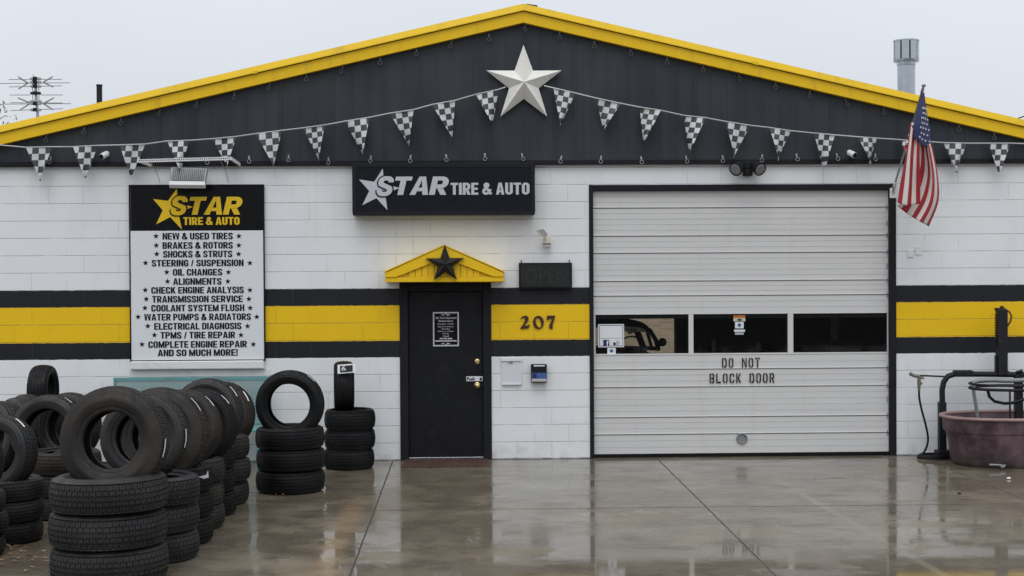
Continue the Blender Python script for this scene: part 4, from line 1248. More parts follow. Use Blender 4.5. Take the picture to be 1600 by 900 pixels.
b = MB(); pts = []
for px, py in ((836, 257), (850, 258), (862, 255), (900, 256), (960, 255.5), (1000, 257), (1050, 255), (1090, 256.5), (1130, 254.5)):
    q = P(px, py, -.03); pts.append((q.x, -.03 - .015 * random.random(), q.z - .01))
b.tube(pts, .007, 6)
tag(b.build('electric_cable', M['cord'], origin=P(980, 257, -.03), smooth=60), 'thin pale cable running under the gable from the box sign', 'cable')
r = RECT(1418, 381, 1440, 402, -.01)
cv = thing('cover_plate', 'faint white painted cover plates on the wall right of the garage door', 'cover plate', P(1429, 402, 0))
for a_, c_ in ((0, .42), (.58, 1)):
    box_part('plate', (r[0] + (r[1] - r[0]) * a_, r[0] + (r[1] - r[0]) * c_, r[2] + .05 * a_, r[3] - .07 + .07 * a_), -.010, -.003, M['white_paint'], cv, .003)

# ------------------------------------------------------------------ hooks along the gable
HT = [(72, 217), (131, 205), (190, 190), (250, 176), (308, 163), (367, 150), (421, 136), (479, 122), (535, 109), (594, 96), (650, 82.5), (705, 70.5), (764, 59), (819.5, 44), (875, 56), (929, 70.5), (985, 82), (1043, 96), (1099, 108), (1154.5, 121), (1211.5, 134), (1264.6, 148), (1321.6, 160.5), (1380, 174), (1498, 200), (1553.5, 213.6)]
HB = [(79.5, 251), (325, 252), (390, 250), (452, 248), (514, 252), (580, 249), (641, 249), (698, 247.5), (758, 246), (816, 246), (876, 250), (939.5, 250), (1002.5, 251), (1072, 250), (1130, 249), (1190, 248), (1245, 246.6), (1308, 246), (1366.6, 246.6), (1487, 256)]
def hook(metal, name):
    t = bpy.data.objects.new(name, None); COL.objects.link(t); t.empty_display_size = .05
    b_ = MB(); b_.box(-.013, .013, -.012, 0, .012, .060); b_.build('hook_plate', metal, t, bevel=.004)
    b_ = MB(); b_.ring((0, -.028, -.022), .026, .0055, 'Y', 18, 6); b_.tube([(0, -.006, .02), (0, -.028, .006)], .006, 6); b_.build('hook_ring', metal, t, smooth=60)
    return t
M['hook_pale'] = simple('hook_pale', (.38, .39, .40), .4, .5, var=.1)
M['hook_grey'] = simple('hook_grey', (.13, .135, .145), .45, .5, var=.15)
ORD = ['first', 'second', 'third', 'fourth', 'fifth', 'sixth', 'seventh', 'eighth', 'ninth', 'tenth', 'eleventh', 'twelfth', 'thirteenth', 'fourteenth', 'fifteenth', 'sixteenth', 'seventeenth', 'eighteenth', 'nineteenth', 'twentieth']
def place_hooks(lst, metal, group, labels):
    src = hook(metal, 'cable_hook')
    for i, (px, py) in enumerate(lst):
        if i == 0: o = src
        else:
            o = src.copy(); COL.objects.link(o)
            for ch in src.children:
                d = ch.copy(); COL.objects.link(d); d.parent = o
        o.location = P(px, py, -.055)
        o.scale = (.82, .9, .82)
        o.rotation_euler = (0, rad(random.uniform(-12, 12)), rad(random.uniform(-25, 25)))
        tag(o, labels[i], 'hook', group)
npk = 13
lab = []
for i in range(len(HT)):
    if i < npk: lab.append('dull grey hook under the left roof slope, %s one down from the peak' % ORD[npk - 1 - i])
    elif i == npk: lab.append('dull grey hook right under the roof peak above the white star')
    else: lab.append('dull grey hook under the right roof slope, %s one down from the peak' % ORD[i - npk - 1])
place_hooks(HT, M['hook_grey'], 'hooks under the sloping roof edge', lab)
place_hooks(HB, M['hook_pale'], 'hooks along the foot of the gable', ['pale metal hook along the foot of the gable, %s from the left end' % ORD[i] for i in range(len(HB))])

# ------------------------------------------------------------------ checkered bunting
LP = [((41, 231), (81, 230), (64, 283)), ((114.5, 230), (152, 228), (134.5, 278)), ((188, 227), (226, 226), (206, 278)), ((261, 221), (296, 220), (282, 265)), ((332, 217.5), (369, 214), (356, 262)),
      ((400, 209.5), (440, 204.5), (428, 259)), ((474, 200.5), (507, 196), (499, 252)), ((539, 190), (577, 184), (567.5, 242.5)), ((609, 177.5), (646, 172), (640, 229)), ((675, 164), (711, 157.5), (707, 215.5)), ((744, 148), (779, 140.5), (769.5, 196))]
RP = [((865, 138), (899, 146), (875, 197)), ((932, 154), (969.5, 162), (943, 203)), ((999.5, 168), (1032, 173), (1005.5, 223)), ((1068.5, 181), (1102, 184.5), (1077, 236)), ((1134, 190.5), (1172, 196.5), (1146, 247)),
      ((1202.5, 200), (1235.5, 205), (1215, 251)), ((1271, 208.5), (1305, 211.5), (1286.5, 259)), ((1341.5, 214.5), (1370, 216.5), (1358.5, 256)), ((1408, 219), (1441, 221.5), (1415, 252)), ((1475, 223.5), (1510, 224.5), (1493, 270)), ((1544, 224.5), (1579, 224.5), (1559.5, 269))]
def bunting(lst, ends, label):
    root = thing('pennant_string', label, 'bunting', P(*ends[0], -.16), 'checkered pennant strings on the gable')
    pts_ = [ends[0]]
    for tl_, tr2, tp in lst: pts_ += [tl_, tr2]
    pts_.append(ends[1])
    if pts_[0][0] > pts_[-1][0]: pts_.reverse()
    b_ = MB(); b_.tube([P(a_, c_ - .6, -.165) for a_, c_ in pts_], .0075, 6); b_.build('cord', M['cord'], root, smooth=60)
    for (tl_, tr2, tp) in lst:
        y = -.165
        A, B_, T = P(*tl_, y), P(*tr2, y), P(*tp, y)
        n = 10
        b_ = MB(); uv = []
        tw0 = random.uniform(-.09, .09); bw = random.uniform(.012, .045); ph0 = random.uniform(0, 6)
        wid = (B_ - A).length; hgt = (T - (A + B_) / 2).length
        ncol = 4.0; off = random.choice([0, .5, 1.0]); sq = wid / ncol
        for i in range(n + 1):
            v = i / n
            L_, R_ = A.lerp(T, v), B_.lerp(T, v)
            for j in range(7):
                u = j / 6
                p = L_.lerp(R_, u)
                p.y += -.035 * v + tw0 * v * (u - .5) * 2 + bw * math.sin(u * 3.6 + ph0 + v * 2) * (.4 + v)
                b_.v.append(tuple(p))
                uv.append(((u - .5) * (1 - v) * ncol + off + .002 + .5 * (v), v * hgt / sq * 1.0 + .01))
        for i in range(n):
            for j in range(6):
                a_ = i * 7 + j; b_.face((a_, a_ + 1, a_ + 8, a_ + 7))
        o = b_.build('pennant', M['checker'], root, weld=False, smooth=80)
        ul = o.data.uv_layers.new(name='UVMap')
        for lp in o.data.loops: ul.data[lp.index].uv = uv[lp.vertex_index]
bunting(LP, [(-60, 222), (790, 136.5)], 'checkered pennant string from the left eave up to the white star')
bunting(RP, [(850, 134.5), (1660, 227)], 'checkered pennant string from the white star down to the right eave')

# ------------------------------------------------------------------ flag
fz = lambda a_, b_, y: P(1360 + a_ / 3.2125, 100 + b_ / 3.2125, y)
fg = thing('flag', 'american flag hanging from an angled wall pole right of the garage door', 'flag', fz(110, 650, 0))
base_, tip = fz(112, 640, -.05), fz(268, 108, -.85)
b = MB(); b.tube([base_, tip], .013, 10); b.build('flag_pole', M['steel'], fg, smooth=50)
b = MB(); b.sphere(tuple(tip), .026, .026, .018); b.tube([tip + (base_ - tip).normalized() * .09, tip + (base_ - tip).normalized() * .04], .017, 10); b.build('finial', M['dull_metal'], fg, smooth=50)
q = fz(112, 648, 0)
b = MB(); b.box(q.x - .04, q.x + .04, -.025, -.004, q.z - .06, q.z + .06); b.tube([(q.x, -.02, q.z), tuple(base_ + (tip - base_).normalized() * .13)], .021, 10); b.build('pole_bracket', M['white_plastic'], fg, bevel=.004)
bm_ = MB()
def bez(c, t_):
    n_ = len(c) - 1
    k_ = min(int(t_ * n_), n_ - 1); f = t_ * n_ - k_
    p0_, p1_, p2_, p3_ = c[max(k_ - 1, 0)], c[k_], c[k_ + 1], c[min(k_ + 2, n_)]
    return tuple(.5 * ((2 * p1_[i]) + (-p0_[i] + p2_[i]) * f + (2 * p0_[i] - 5 * p1_[i] + 4 * p2_[i] - p3_[i]) * f * f + (-p0_[i] + 3 * p1_[i] - 3 * p2_[i] + p3_[i]) * f ** 3) for i in range(len(p0_)))
NR = 22
def panel(curves, ncol, sub, mif):
    """surface through side curves (flag-crop x, y, depth), split into coloured strips"""
    rows = []
    for i in range(NR + 1):
        row = []
        for j in range(ncol * sub + 1):
            t_ = j / (ncol * sub)
            col = [bez(c_, i / NR) for c_ in curves]
            p = bez(col, t_)
            row.append(fz(*p))
        rows.append(row)
    bm_.grid(rows, mif=lambda i, j: mif(i, j // sub))
# right panel: six stripes fanning down from the canton (first stripe at the right edge)
panel([[(306, 395, -.74), (338, 560, -.66), (341, 690, -.64), (293, 815, -.70)],
       [(291, 404, -.80), (314, 560, -.78), (302, 690, -.80), (252, 792, -.82)],
       [(272, 400, -.74), (284, 540, -.68), (256, 660, -.68), (200, 762, -.70)],
       [(246, 375, -.80), (236, 500, -.72), (190, 620, -.70), (133, 712, -.74)]], 8, 3, lambda i, c_: 0 if c_ % 2 == 0 else 1)
# front fold: five stripes hanging from the lower hoist
panel([[(247, 365, -.86), (247, 480, -.90), (250, 590, -.92), (250, 700, -.92)],
       [(226, 350, -.82), (220, 480, -.84), (215, 590, -.84), (212, 708, -.86)],
       [(210, 320, -.86), (196, 450, -.90), (188, 590, -.92), (176, 710, -.92)],
       [(202, 298, -.80), (176, 470, -.82), (150, 600, -.82), (136, 695, -.84)]], 5, 4, lambda i, c_: 0 if c_ % 2 == 0 else 1)
# canton folded round the pole tip
panel([[(262, 140, -.85), (240, 220, -.83), (218, 300, -.84), (208, 370, -.84)],
       [(265, 142, -.86), (256, 230, -.90), (243, 310, -.92), (235, 378, -.90)],
       [(268, 142, -.85), (268, 230, -.84), (268, 320, -.84), (262, 410, -.83)],
       [(270, 142, -.84), (283, 240, -.78), (298, 330, -.76), (308, 418, -.76)]], 2, 6, lambda i, c_: 2)
flc = bm_.build('flag_cloth', [M['red_cloth'], M['white_cloth'], M['blue_cloth']], fg, smooth=70, weld=False, thick=.003)
b = MB()
for row in range(7):
    t_ = .30 + row * .095
    for colu in range(4):
        u = .46 + colu * .15 + (.07 if row % 2 else 0)
        if u > .95: continue
        col = [bez(c_, t_) for c_ in ([(262, 140, -.85), (240, 220, -.83), (218, 300, -.84), (208, 370, -.84)], [(265, 142, -.86), (256, 230, -.90), (243, 310, -.92), (235, 378, -.90)], [(268, 142, -.85), (268, 230, -.84), (268, 320, -.84), (262, 410, -.83)], [(270, 142, -.84), (283, 240, -.78), (298, 330, -.76), (308, 418, -.76)])]
        p = bez(col, u); q = fz(p[0], p[1], p[2])
        n = len(b.v); sp_ = star_pts(q.x, q.z, .017, .42, random.uniform(-.4, .4))
        b.v += [(x_, q.y - .006 - (x_ - q.x) * -.3, z_) for x_, z_ in sp_] + [(q.x, q.y - .008, q.z)]
        for i in range(10): b.face((n + i, n + (i + 1) % 10, n + 10))
b.build('canton_star', M['white_cloth'], fg, weld=False)
b = MB()                                             # gathered hem along the pole below the canton
rows = []
for i in range(13):
    t_ = i / 12
    rows.append([fz(214 - 40 * t_ ** 1.2 - 6, 292 + 135 * t_, -.80 - .02 * math.sin(i * 2.2)), fz(224 - 26 * t_, 297 + 135 * t_, -.84 - .03 * math.sin(i * 2.2 + 1))])
b.grid(rows, mif=lambda i, j: 1 if (i // 2) % 2 == 0 else 0)
b.build('gathered_hem', [M['red_cloth'], M['white_cloth']], flc, weld=False, thick=.003)

# ------------------------------------------------------------------ on the roof
vt = thing('roof_vent', 'galvanised vent pipe with a round louvred cap on the right roof slope', 'roof vent', P(1416, 150, 2.5))
y = 2.5; c0 = P(1416, 146, y); c1 = P(1416, 103, y); c2 = P(1416, 97, y); c3 = P(1416, 63, y)
rp = (P(1429.5, 120, y).x - P(1402.5, 120, y).x) / 2; rc = (P(1435.5, 80, y).x - P(1397, 80, y).x) / 2
b = MB(); b.lathe([(rp, -.4), (rp, c1.z - c0.z)], (c0.x, y, c0.z), 28); b.build('pipe', M['steel'], vt, smooth=60)
b = MB(); b.lathe([(rp, c1.z), (rp * 1.06, c1.z + .005), (rp * 1.08, c2.z), (rc * 1.0, c2.z + .004), (rc * 1.02, c2.z + .03)], (c0.x, y, 0), 28)
b.lathe([(rc * 1.02, c3.z - .016), (rc * 1.02, c3.z), (0, c3.z + .008)], (c0.x, y, 0), 28); b.build('cap', M['steel'], vt, smooth=40)
b = MB()
for i in range(9):
    a = 2 * math.pi * (i + .25) / 9
    tt = Vector((-math.sin(a), math.cos(a), 0)); rr_ = Vector((math.cos(a), math.sin(a), 0))
    A = Vector((c0.x, y, 0)) + rr_ * rc * .96; hw = rc * .29
    pa, pb = A - tt * hw, A + tt * hw
    b.quad((pa.x, pa.y, c2.z + .025), (pb.x, pb.y, c2.z + .025), (pb.x, pb.y, c3.z - .012), (pa.x, pa.y, c3.z - .012))
b.lathe([(rc * .72, c2.z + .03), (rc * .72, c3.z - .02)], (c0.x, y, 0), 20, mi=1)
b.build('louvre', [M['steel'], M['dark_metal']], vt, thick=.004)
c = P(155.5, 170, 1.5); c_t = P(155.5, 132, 1.5)
pp = thing('stub_pipe', 'short dark stub pipe standing on the left roof slope', 'pipe', c)
b = MB(); b.lathe([(0, c_t.z - .01), (.028, c_t.z - .01), (.032, c_t.z), (.036, c_t.z), (.036, c.z - .3)], (c.x, 1.5, 0), 18); b.build('pipe', M['dark_metal'], pp, smooth=40)
b = MB(); b.lathe([(.037, c_t.z - .02), (.041, c_t.z - .018), (.041, c_t.z - .003), (.037, c_t.z)], (c.x, 1.5, 0), 18); b.build('collar', M['dark_metal'], pp, smooth=40)

ya = 2.2
an = thing('tv_antenna', 'grey television antenna with wire elements above the left roof slope', 'antenna', P(58, 190, ya))
az = lambda a_, b_, y=ya: P(a_ * 120 / 900, 100 + b_ * 120 / 900, y)
b = MB(); b.tube([az(447, 760), az(440, 560), az(425, 430), az(415, 165)], .019, 10); b.build('mast', M['antenna_grey'], an, smooth=50)
b = MB()
for xs_ in (385, 458): b.tube([az(xs_ - 5, 170), az(xs_, 440)], .006, 6)
b.tube([az(385, 170), az(388, 122), az(410, 160)], .005, 6)
b.build('side_strap', M['antenna_grey'], an)
for yy, hw, m in ((173, 62, 'dark'), (215, 66, 'dark'), (262, 62, 'dark'), (343, 60, 'blk'), (440, 68, 'g'), (466, 62, 'dark'), (538, 62, 'dark')):
    L_, R_ = az(418 - hw, yy), az(418 + hw, yy)
    b = MB(); b.box(L_.x, R_.x, ya - .02, ya + .02, L_.z - .016, L_.z + .016); b.build('crossbar', M['black_paint'] if m == 'blk' else M['antenna_grey'], an, bevel=.004)
    if m != 'g':
        A, B_ = az(392, yy), az(440, yy); b = MB(); b.box(A.x, B_.x, ya - .035, ya - .021, A.z - .024, A.z + .024); b.build('clamp', M['black_paint'], an, bevel=.004)
b = MB()
for (x0_, y0_, x1_, y1_) in ((105, 182, 725, 180), (0, 228, 820, 219), (105, 268, 725, 255), (115, 363, 735, 362), (120, 453, 735, 456), (0, 470, 830, 464), (125, 546, 735, 524)):
    m0, m1 = az(355, y0_ + (y1_ - y0_) * .4), az(480, y0_ + (y1_ - y0_) * .6)
    b.tube([az(x0_, y0_), m0], .0055, 6); b.tube([m1, az(x1_, y1_)], .0055, 6)
for (x0_, y0_, x1_, y1_, dy) in ((510, 212, 615, 150, -.2), (510, 215, 620, 268, .2), (325, 222, 215, 152, -.2), (325, 226, 220, 290, .2), (510, 462, 630, 398, -.2), (510, 466, 620, 534, .2), (345, 452, 212, 398, -.2), (340, 470, 235, 540, .2)):
    b.tube([az(x0_, y0_), az(x1_, y1_, ya + dy)], .010, 6)
b.build('wire_element', M['antenna_grey'], an)
A, B_ = P(1560, 196, 3.0), P(1720, 130, 3.0)
b = MB(); b.tube([A, A.lerp(B_, .5) + Vector((0, 0, -.04)), B_ + Vector((6, 2, 1.2))], .009, 6)
tag(b.build('utility_wire', M['hose'], origin=A), 'thin dark overhead wire rising off the right end of the roof', 'wire')

# ------------------------------------------------------------------ tree beyond the left corner
ty = 7.0
tx = P(-62, 300, ty).x
tr = thing('tree', 'thin autumn tree showing a few twigs left of the antenna', 'tree', (tx, ty, 0))
b = MB(); limbs = []
b.tube([(tx, ty, -.1), (tx + .05, ty, 1.5), (tx - .03, ty + .05, 3.0), (tx + .02, ty, 4.2)], [.16, .13, .10, .06], 10)
for i in range(16):
    a = random.uniform(0, 6.28); z0 = random.uniform(2.4, 4.2); L_ = random.uniform(.7, 1.05)
    st = Vector((tx, ty, z0)); en = st + Vector((math.cos(a) * L_, math.sin(a) * L_, random.uniform(.3, .9)))
    limbs.append((st, en)); b.tube([st, st.lerp(en, .5) + Vector((0, 0, .06)), en], [.035, .02, .008], 6)
for px, py in ((9, 180), (17, 192), (4, 162), (-8, 150), (6, 198)):
    en = P(px, py, ty); st = Vector((tx + .1, ty, en.z - .5)); limbs.append((st, en)); b.tube([st, st.lerp(en, .5) + Vector((0, 0, .05)), en], [.03, .016, .004], 6)
b.build('trunk', M['bark'], tr, smooth=50)
b = MB()
for st, en in limbs:
    for i in range(38):
        t_ = random.uniform(.35, 1.05); p = st.lerp(en, t_) + Vector((random.gauss(0, .09), random.gauss(0, .12), random.gauss(0, .09)))
        u_ = Vector((random.gauss(0, 1), random.gauss(0, 1), random.gauss(0, 1))).normalized(); v_ = u_.orthogonal().normalized(); s_ = random.uniform(.012, .028)
        b.quad(p - u_ * s_ * 1.8, p + v_ * s_ * .7, p + u_ * s_ * 1.8, p - v_ * s_ * .7)
b.build('crown', M['leaf_tree'], tr, weld=False)

# ------------------------------------------------------------------ alley wall behind the building
b = MB(); b.box(ra - 14, ra + 3, YB + 7.0, YB + 7.2, 0, 2.6)
tag(b.build('alley_wall', M['brick'], origin=(ra - 4, YB + 7.1, 0)), 'tan brick wall behind the building, seen through the left garage window', 'wall')

# ------------------------------------------------------------------ tires
def tire_mesh(name, R, wd, rim, m, style='rib', nb=52, gd=.009):
    """one tire lying on its side, axis z, bottom bulge at z=0; R outer radius, wd width, rim bead radius"""
    h = wd / 2; sh = R - rim
    side = [(rim, .70), (rim + .010, .80), (rim + .018, .84), (rim + .030, .84), (rim + .22 * sh, .93), (rim + .40 * sh, .985), (rim + .42 * sh, 1.0), (rim + .55 * sh, 1.0), (rim + .57 * sh, .98), (rim + .72 * sh, .95), (R - .030, .88), (R - .016, .82)]
    tw = .74
    zig = .022 if style in ('at', 'mt') else 0
    tr = []                                          # tread columns: (z, groove?, phase)
    ribs = 5 if style != 'mt' else 4
    gw = .075
    edges = []
    for k in range(ribs):
        a = -tw + 2 * tw * k / ribs + (gw / 2 if k else 0); c = -tw + 2 * tw * (k + 1) / ribs - (gw / 2 if k < ribs - 1 else 0)
        edges.append((a, c))
    for k, (a, c) in enumerate(edges):
        tr += [(a, 1, k), (a + .008, 0, k), (c - .008, 0, k), (c, 1, k)]
    crown = lambda z: R - .012 * (z / tw) ** 2
    inner = [(rim + .008, .60), (rim + .3 * sh, .84), (R - .045, .78), (R - .022, .5)]
    pa = 2 * math.pi / nb
    steps = [(.0, 0), (.012, 1), (.16, 1), (.172, 0), (.5, 0), (.512, 1), (.66, 1), (.672, 0)] if style != 'smooth' else [(0, 0), (.5, 0)]
    v, f = [], []
    rings = 0
    for i in range(nb):
        for fr_, st in steps:
            a = pa * (i + fr_); ca, sa = math.cos(a), math.sin(a)
            half = fr_ >= .5
            prof = []
            for r_, z in side: prof.append((r_, -z * h))
            # shoulder lugs
            for z, g, k in tr:
                r_ = crown(z)
                if g: r_ -= gd
                elif style != 'smooth' and st:
                    edge = k in (0, ribs - 1)
                    if style in ('at', 'mt'):
                        if k == 2 and style == 'at': r_ -= gd * .35
                        elif (k % 2 == 0) == half: r_ -= gd * (.95 if style == 'mt' else .85)
                        elif edge: r_ -= gd * .3
                    elif edge and not half: r_ -= gd * .6
                    elif not edge and (k % 2 == 0) == half: r_ -= gd * .3
                zz_ = z + (zig * (1 if half else -1) if abs(z) < tw - .05 else 0)
                prof.append((r_, zz_ * h))
            if st and not half and style in ('at', 'mt', 'rib'):
                dd = gd * (.55 if style != 'rib' else .25)
                q_ = len(side)
                prof[q_ - 1] = (prof[q_ - 1][0] - dd, prof[q_ - 1][1])
            for j_, (r_, z) in enumerate(reversed(side)):
                rr_ = r_
                if j_ == 0 and st and not half and style in ('at', 'mt', 'rib'): rr_ -= gd * (.55 if style != 'rib' else .25)
                prof.append((rr_, z * h))
            for r_, z in inner: prof.append((r_, z * h))
            for r_, z in reversed(inner): prof.append((r_, -z * h))
            v += [(r_ * ca, r_ * sa, z) for r_, z in prof]
            k_ = len(prof); rings += 1
    for i in range(rings):
        i2 = (i + 1) % rings
        for j in range(k_):
            j2 = (j + 1) % k_
            f.append((i * k_ + j, i2 * k_ + j, i2 * k_ + j2, i * k_ + j2))
    me = bpy.data.meshes.new(name)
    me.from_pydata(v, [], f)
    for p in me.polygons: p.use_smooth = True
    me.set_sharp_from_angle(angle=rad(32))
    me.materials.append(m)
    return me


TI = {}
for key, R, wd, rim, m, st, nb, gd in (('front_big', .425, .258, .225, 'tire_a', 'at', 58, .011), ('ring_big', .402, .235, .212, 'tire_c', 'at', 56, .009), ('a', .345, .222, .208, 'tire_a', 'at', 50, .009), ('b', .335, .215, .205, 'tire_b', 'rib', 60, .008),
                                  ('c', .338, .205, .205, 'tire_c', 'rib', 64, .007), ('d', .352, .222, .215, 'tire_b', 'smooth', 90, .006), ('e', .292, .225, .190, 'tire_b', 'smooth', 90, .006), ('f', .330, .178, .200, 'tire_a', 'rib', 56, .007), ('h', .318, .20, .185, 'tire_a', 'at', 50, .009), ('g', .345, .21, .21, 'tire_a', 'mt', 46, .010)):
    TI[key] = (tire_mesh('tire', R, wd, rim, M[m], st, nb, gd), R, wd, rim)


def sticker_mesh(R, wd, arc=17, offs=.10, w_=.023):
    b_ = MB(); rows = []
    for i in range(9):
        a = rad(arc) * (i / 8 - .5)
        rows.append([((R + .003) * math.cos(a), (R + .003) * math.sin(a), wd * offs), ((R + .003) * math.cos(a), (R + .003) * math.sin(a), wd * offs + w_)])
    b_.grid(rows)
    return b_


def tire(key, loc, rot, label, group, sticker=None):
    me, R, wd, rim = TI[key]
    o = bpy.data.objects.new('tire', me); COL.objects.link(o)
    o.location = loc; o.rotation_euler = rot
    tag(o, label, 'tire', group)
    if sticker is not None:
        ang, arc, offs = sticker
        s_ = sticker_mesh(R, wd, arc * 1.2, offs).build('sticker', M['sticker'], None, weld=False)
        s_.parent = o; s_.rotation_euler = (0, 0, rad(ang))
    return o


POS = {1: ['single'], 2: ['bottom', 'top'], 3: ['bottom', 'middle', 'top'], 4: ['bottom', 'second', 'third', 'top']}
def stack(key, n, x, t, desc, group, j=.015):
    """n lying tires at lateral x and distance t from the camera; returns height"""
    me, R, wd, rim = TI[key]
    z = 0.0
    step = wd * .985
    for k in range(n):
        tire(key, (x + random.uniform(-j, j), t - D + random.uniform(-j, j), z + wd / 2), (rad(random.uniform(-.7, .7)), rad(random.uniform(-.7, .7)), random.uniform(0, 6)), POS[n][k] + ' lying tire of ' + desc, group)
        z += step
    return z


def upright(key, x, t, z0, yaw, lean, label, sticker=None, roll=0.0, group='upright tires on the stacks'):
    me, R, wd, rim = TI[key]
    if sticker is not None: sticker = (sticker[0] - math.degrees(roll), sticker[1], sticker[2])
    rot = (Matrix.Rotation(rad(yaw), 3, 'Z') @ Matrix.Rotation(rad(90 - lean), 3, 'X') @ Matrix.Rotation(roll, 3, 'Z')).to_euler()
    return tire(key, (x, t - D, z0 + R * math.cos(rad(lean)) ), rot, label, group, sticker)


def XT(px, t): return CP.x + (px - 727) / F * t


GA = 'tires in the row of stacks along the forecourt'
GB = 'tires stacked at the left edge'
# right hand row, from the front towards the wall
hA1 = stack('front_big', 3, -2.62, 10.90, 'the big chunky front stack', GA, .02)
upright('ring_big', -2.60, 10.98, hA1 - .155, -6, 6, 'big brown-grey upright tire on the front stack', (22 - 30, 16, .28), roll=.3)
hA2 = stack('a', 3, -2.45, 11.66, 'the stack just behind the front stack', GA)
hA3 = stack('b', 3, -2.46, 12.36, 'the third stack back, marked by a torn white label', GA)
hA4 = stack('c', 3, -2.47, 13.04, 'the fourth stack back in the right row', GA)
hA5 = stack('b', 3, -2.47, 13.72, 'the fifth stack back in the right row', GA)
hA6 = stack('a', 3, -2.45, 14.38, 'the last stack of the row before the teal bench', GA)
ups = [('a', 298, 612, 11.70, -5, 9, (-2, 20, .20), 'dusty upright tire just behind the big front upright tire'),
       ('ring_big', 329, 603, 12.30, -8, 10, (40, 16, .15), 'brownish upright tire, third in the leaning row'),
       ('c', 349, 606, 12.80, -10, 9, (44, 16, .1), 'dark upright tire, fourth in the leaning row'),
       ('b', 374, 605.5, 13.30, -12, 8, (46, 15, .1), 'black upright tire, fifth in the leaning row'),
       ('a', 383, 589, 14.10, -13, 8, (40, 16, .1), 'tall upright tire before the teal bench, second last in the row'),
       ('c', 400, 594, 14.70, -22, 6, (36, 16, .1), 'rearmost upright tire of the leaning row, touching the bench')]
for key, pr, pt, t, yaw, lean, st, lb in ups:
    me, R, wd, rim = TI[key]
    pm = F / t
    hwid = R * math.cos(rad(abs(yaw) + 11)) + wd / 2 * math.sin(rad(abs(yaw) + 11)) * .8
    x = XT(pr, t) - hwid
    ztop = H - (pt - 419 - 1) / pm
    upright(key, x, t, ztop - 2 * R * math.cos(rad(lean)) - .0, yaw, lean, lb, st, roll=random.uniform(0, 1))
# the two neat black stacks near the door
hA7 = stack('d', 3, -1.80, 15.12, 'the neat black stack left of the wall stack', 'tires in the two neat stacks by the door', .01)
upright('d', -1.80, 15.12, hA7 - .125, -4, 0, 'clean black upright tire framing the white wall through its hole', (50, 13, .2))
hA8 = stack('e', 3, -1.33, 16.82, 'the low stack against the wall by the door', 'tires in the two neat stacks by the door', .012)
o = upright('e', XT(537, 16.9), 16.9, hA8 - .035, -84, 0, 'upright tire seen tread-on against the wall by the door')
tg = thing('tread_label', 'small white and grey printed label on the tread-on tire by the door', 'label', P(541, 583, -.8))
tt_ = 16.9 - .3
def PT(px, py, t): return P(px, py, t - D)
yy_ = 16.9 - D - .292 * .83 - .02
q = [PT(527.5, 570, yy_ + D - .012), PT(555, 568, yy_ + D - .012), PT(555, 582, yy_ + D - .035), PT(527.5, 584, yy_ + D - .035)]
b = MB(); slab(b, [q[3], q[2], q[1], q[0]], .003); b.build('label_sheet', M['sign_white'], tg)
ctr = (q[0] + q[1] + q[2] + q[3]) / 4
b = MB(); b.quad(*[tuple(ctr + (p - ctr) * .72 + Vector((0, -.006, 0))) for p in q]); b.build('label_print', M['screen_dark'], tg)
b = MB(); add_text(b, '6', ctr.x - .055, ctr.x - .005, ctr.z - .03, ctr.z + .035, ctr.y - .010, bold=.03); b.build('label_figure', M['sign_white'], tg)

# left hand stacks, partly out of the picture
hB0 = stack('f', 3, -4.00, 11.80, 'the nearest stack cut off by the left picture edge', GB)
upright('h', XT(15, 11.85) - .33, 11.85, hB0 - .10, -12, 6, 'chunky upright tire cut off by the left picture edge')
hB1 = stack('f', 3, -3.90, 12.50, 'the stack second from the left edge, beside scattered leaves', GB)
upright('h', XT(66, 12.45) - .315, 12.45, hB1 - .10, -20, 8, 'upright tire with a white sticker near the left picture edge', (54, 17, .12))
hB2 = stack('c', 3, -3.72, 13.70, 'the stack half hidden behind the front stack', GB)
upright('g', XT(80, 13.6), 13.6, 1.135 - .69, -8, 10, 'arched upright tire between the left edge and the big front tire', (58, 12, .1))
hB3 = stack('f', 2, -3.72, 14.55, 'the low stack behind the arched upright tire', GB)
upright('c', XT(112, 14.6), 14.6, 1.02 - .675 + .05, -22, 8, 'upright tire peeking out left of the big front tire')
hC1 = stack('b', 2, -4.50, 13.9, 'the low stack behind the left edge tires', GB)
upright('a', XT(4, 13.9), 13.9, 1.055 - .69, -40, 10, 'dusty upright tire leaning at the far left edge')
upright('f', XT(28, 14.6), 14.6, 1.0 - .66 + .03, -42, 12, 'grey upright tire leaning behind the far left one')
hC2 = stack('f', 2, -4.42, 14.75, 'the low stack left of the tread-on wall tire', GB)
upright('c', XT(44, 15.3), 15.3, 1.0 - .676, -46, 10, 'grey upright tire leaning just before the lone tall tire')
hC3 = stack('e', 3, XT(74, 16.6), 16.6, 'the rear stack under the lone tall tire', GB)
upright('e', XT(72.5, 16.6), 16.6, hC3 - .035, 90, 0, 'lone tall upright tire standing above the others at the left wall')

# torn label on the third stack, small scraps between the black stacks
q = [(310, 745), (322, 742), (325, 735), (326, 746), (318, 748)]
y = 12.36 - D - .345
b = MB(); b.prism([(P(*p, y).x, P(*p, y).z) for p in reversed(q)], y, y + .003)
tag(b.build('torn_label', M['paper'], origin=P(318, 745, y)), 'torn white paper label on the third stack back', 'label')

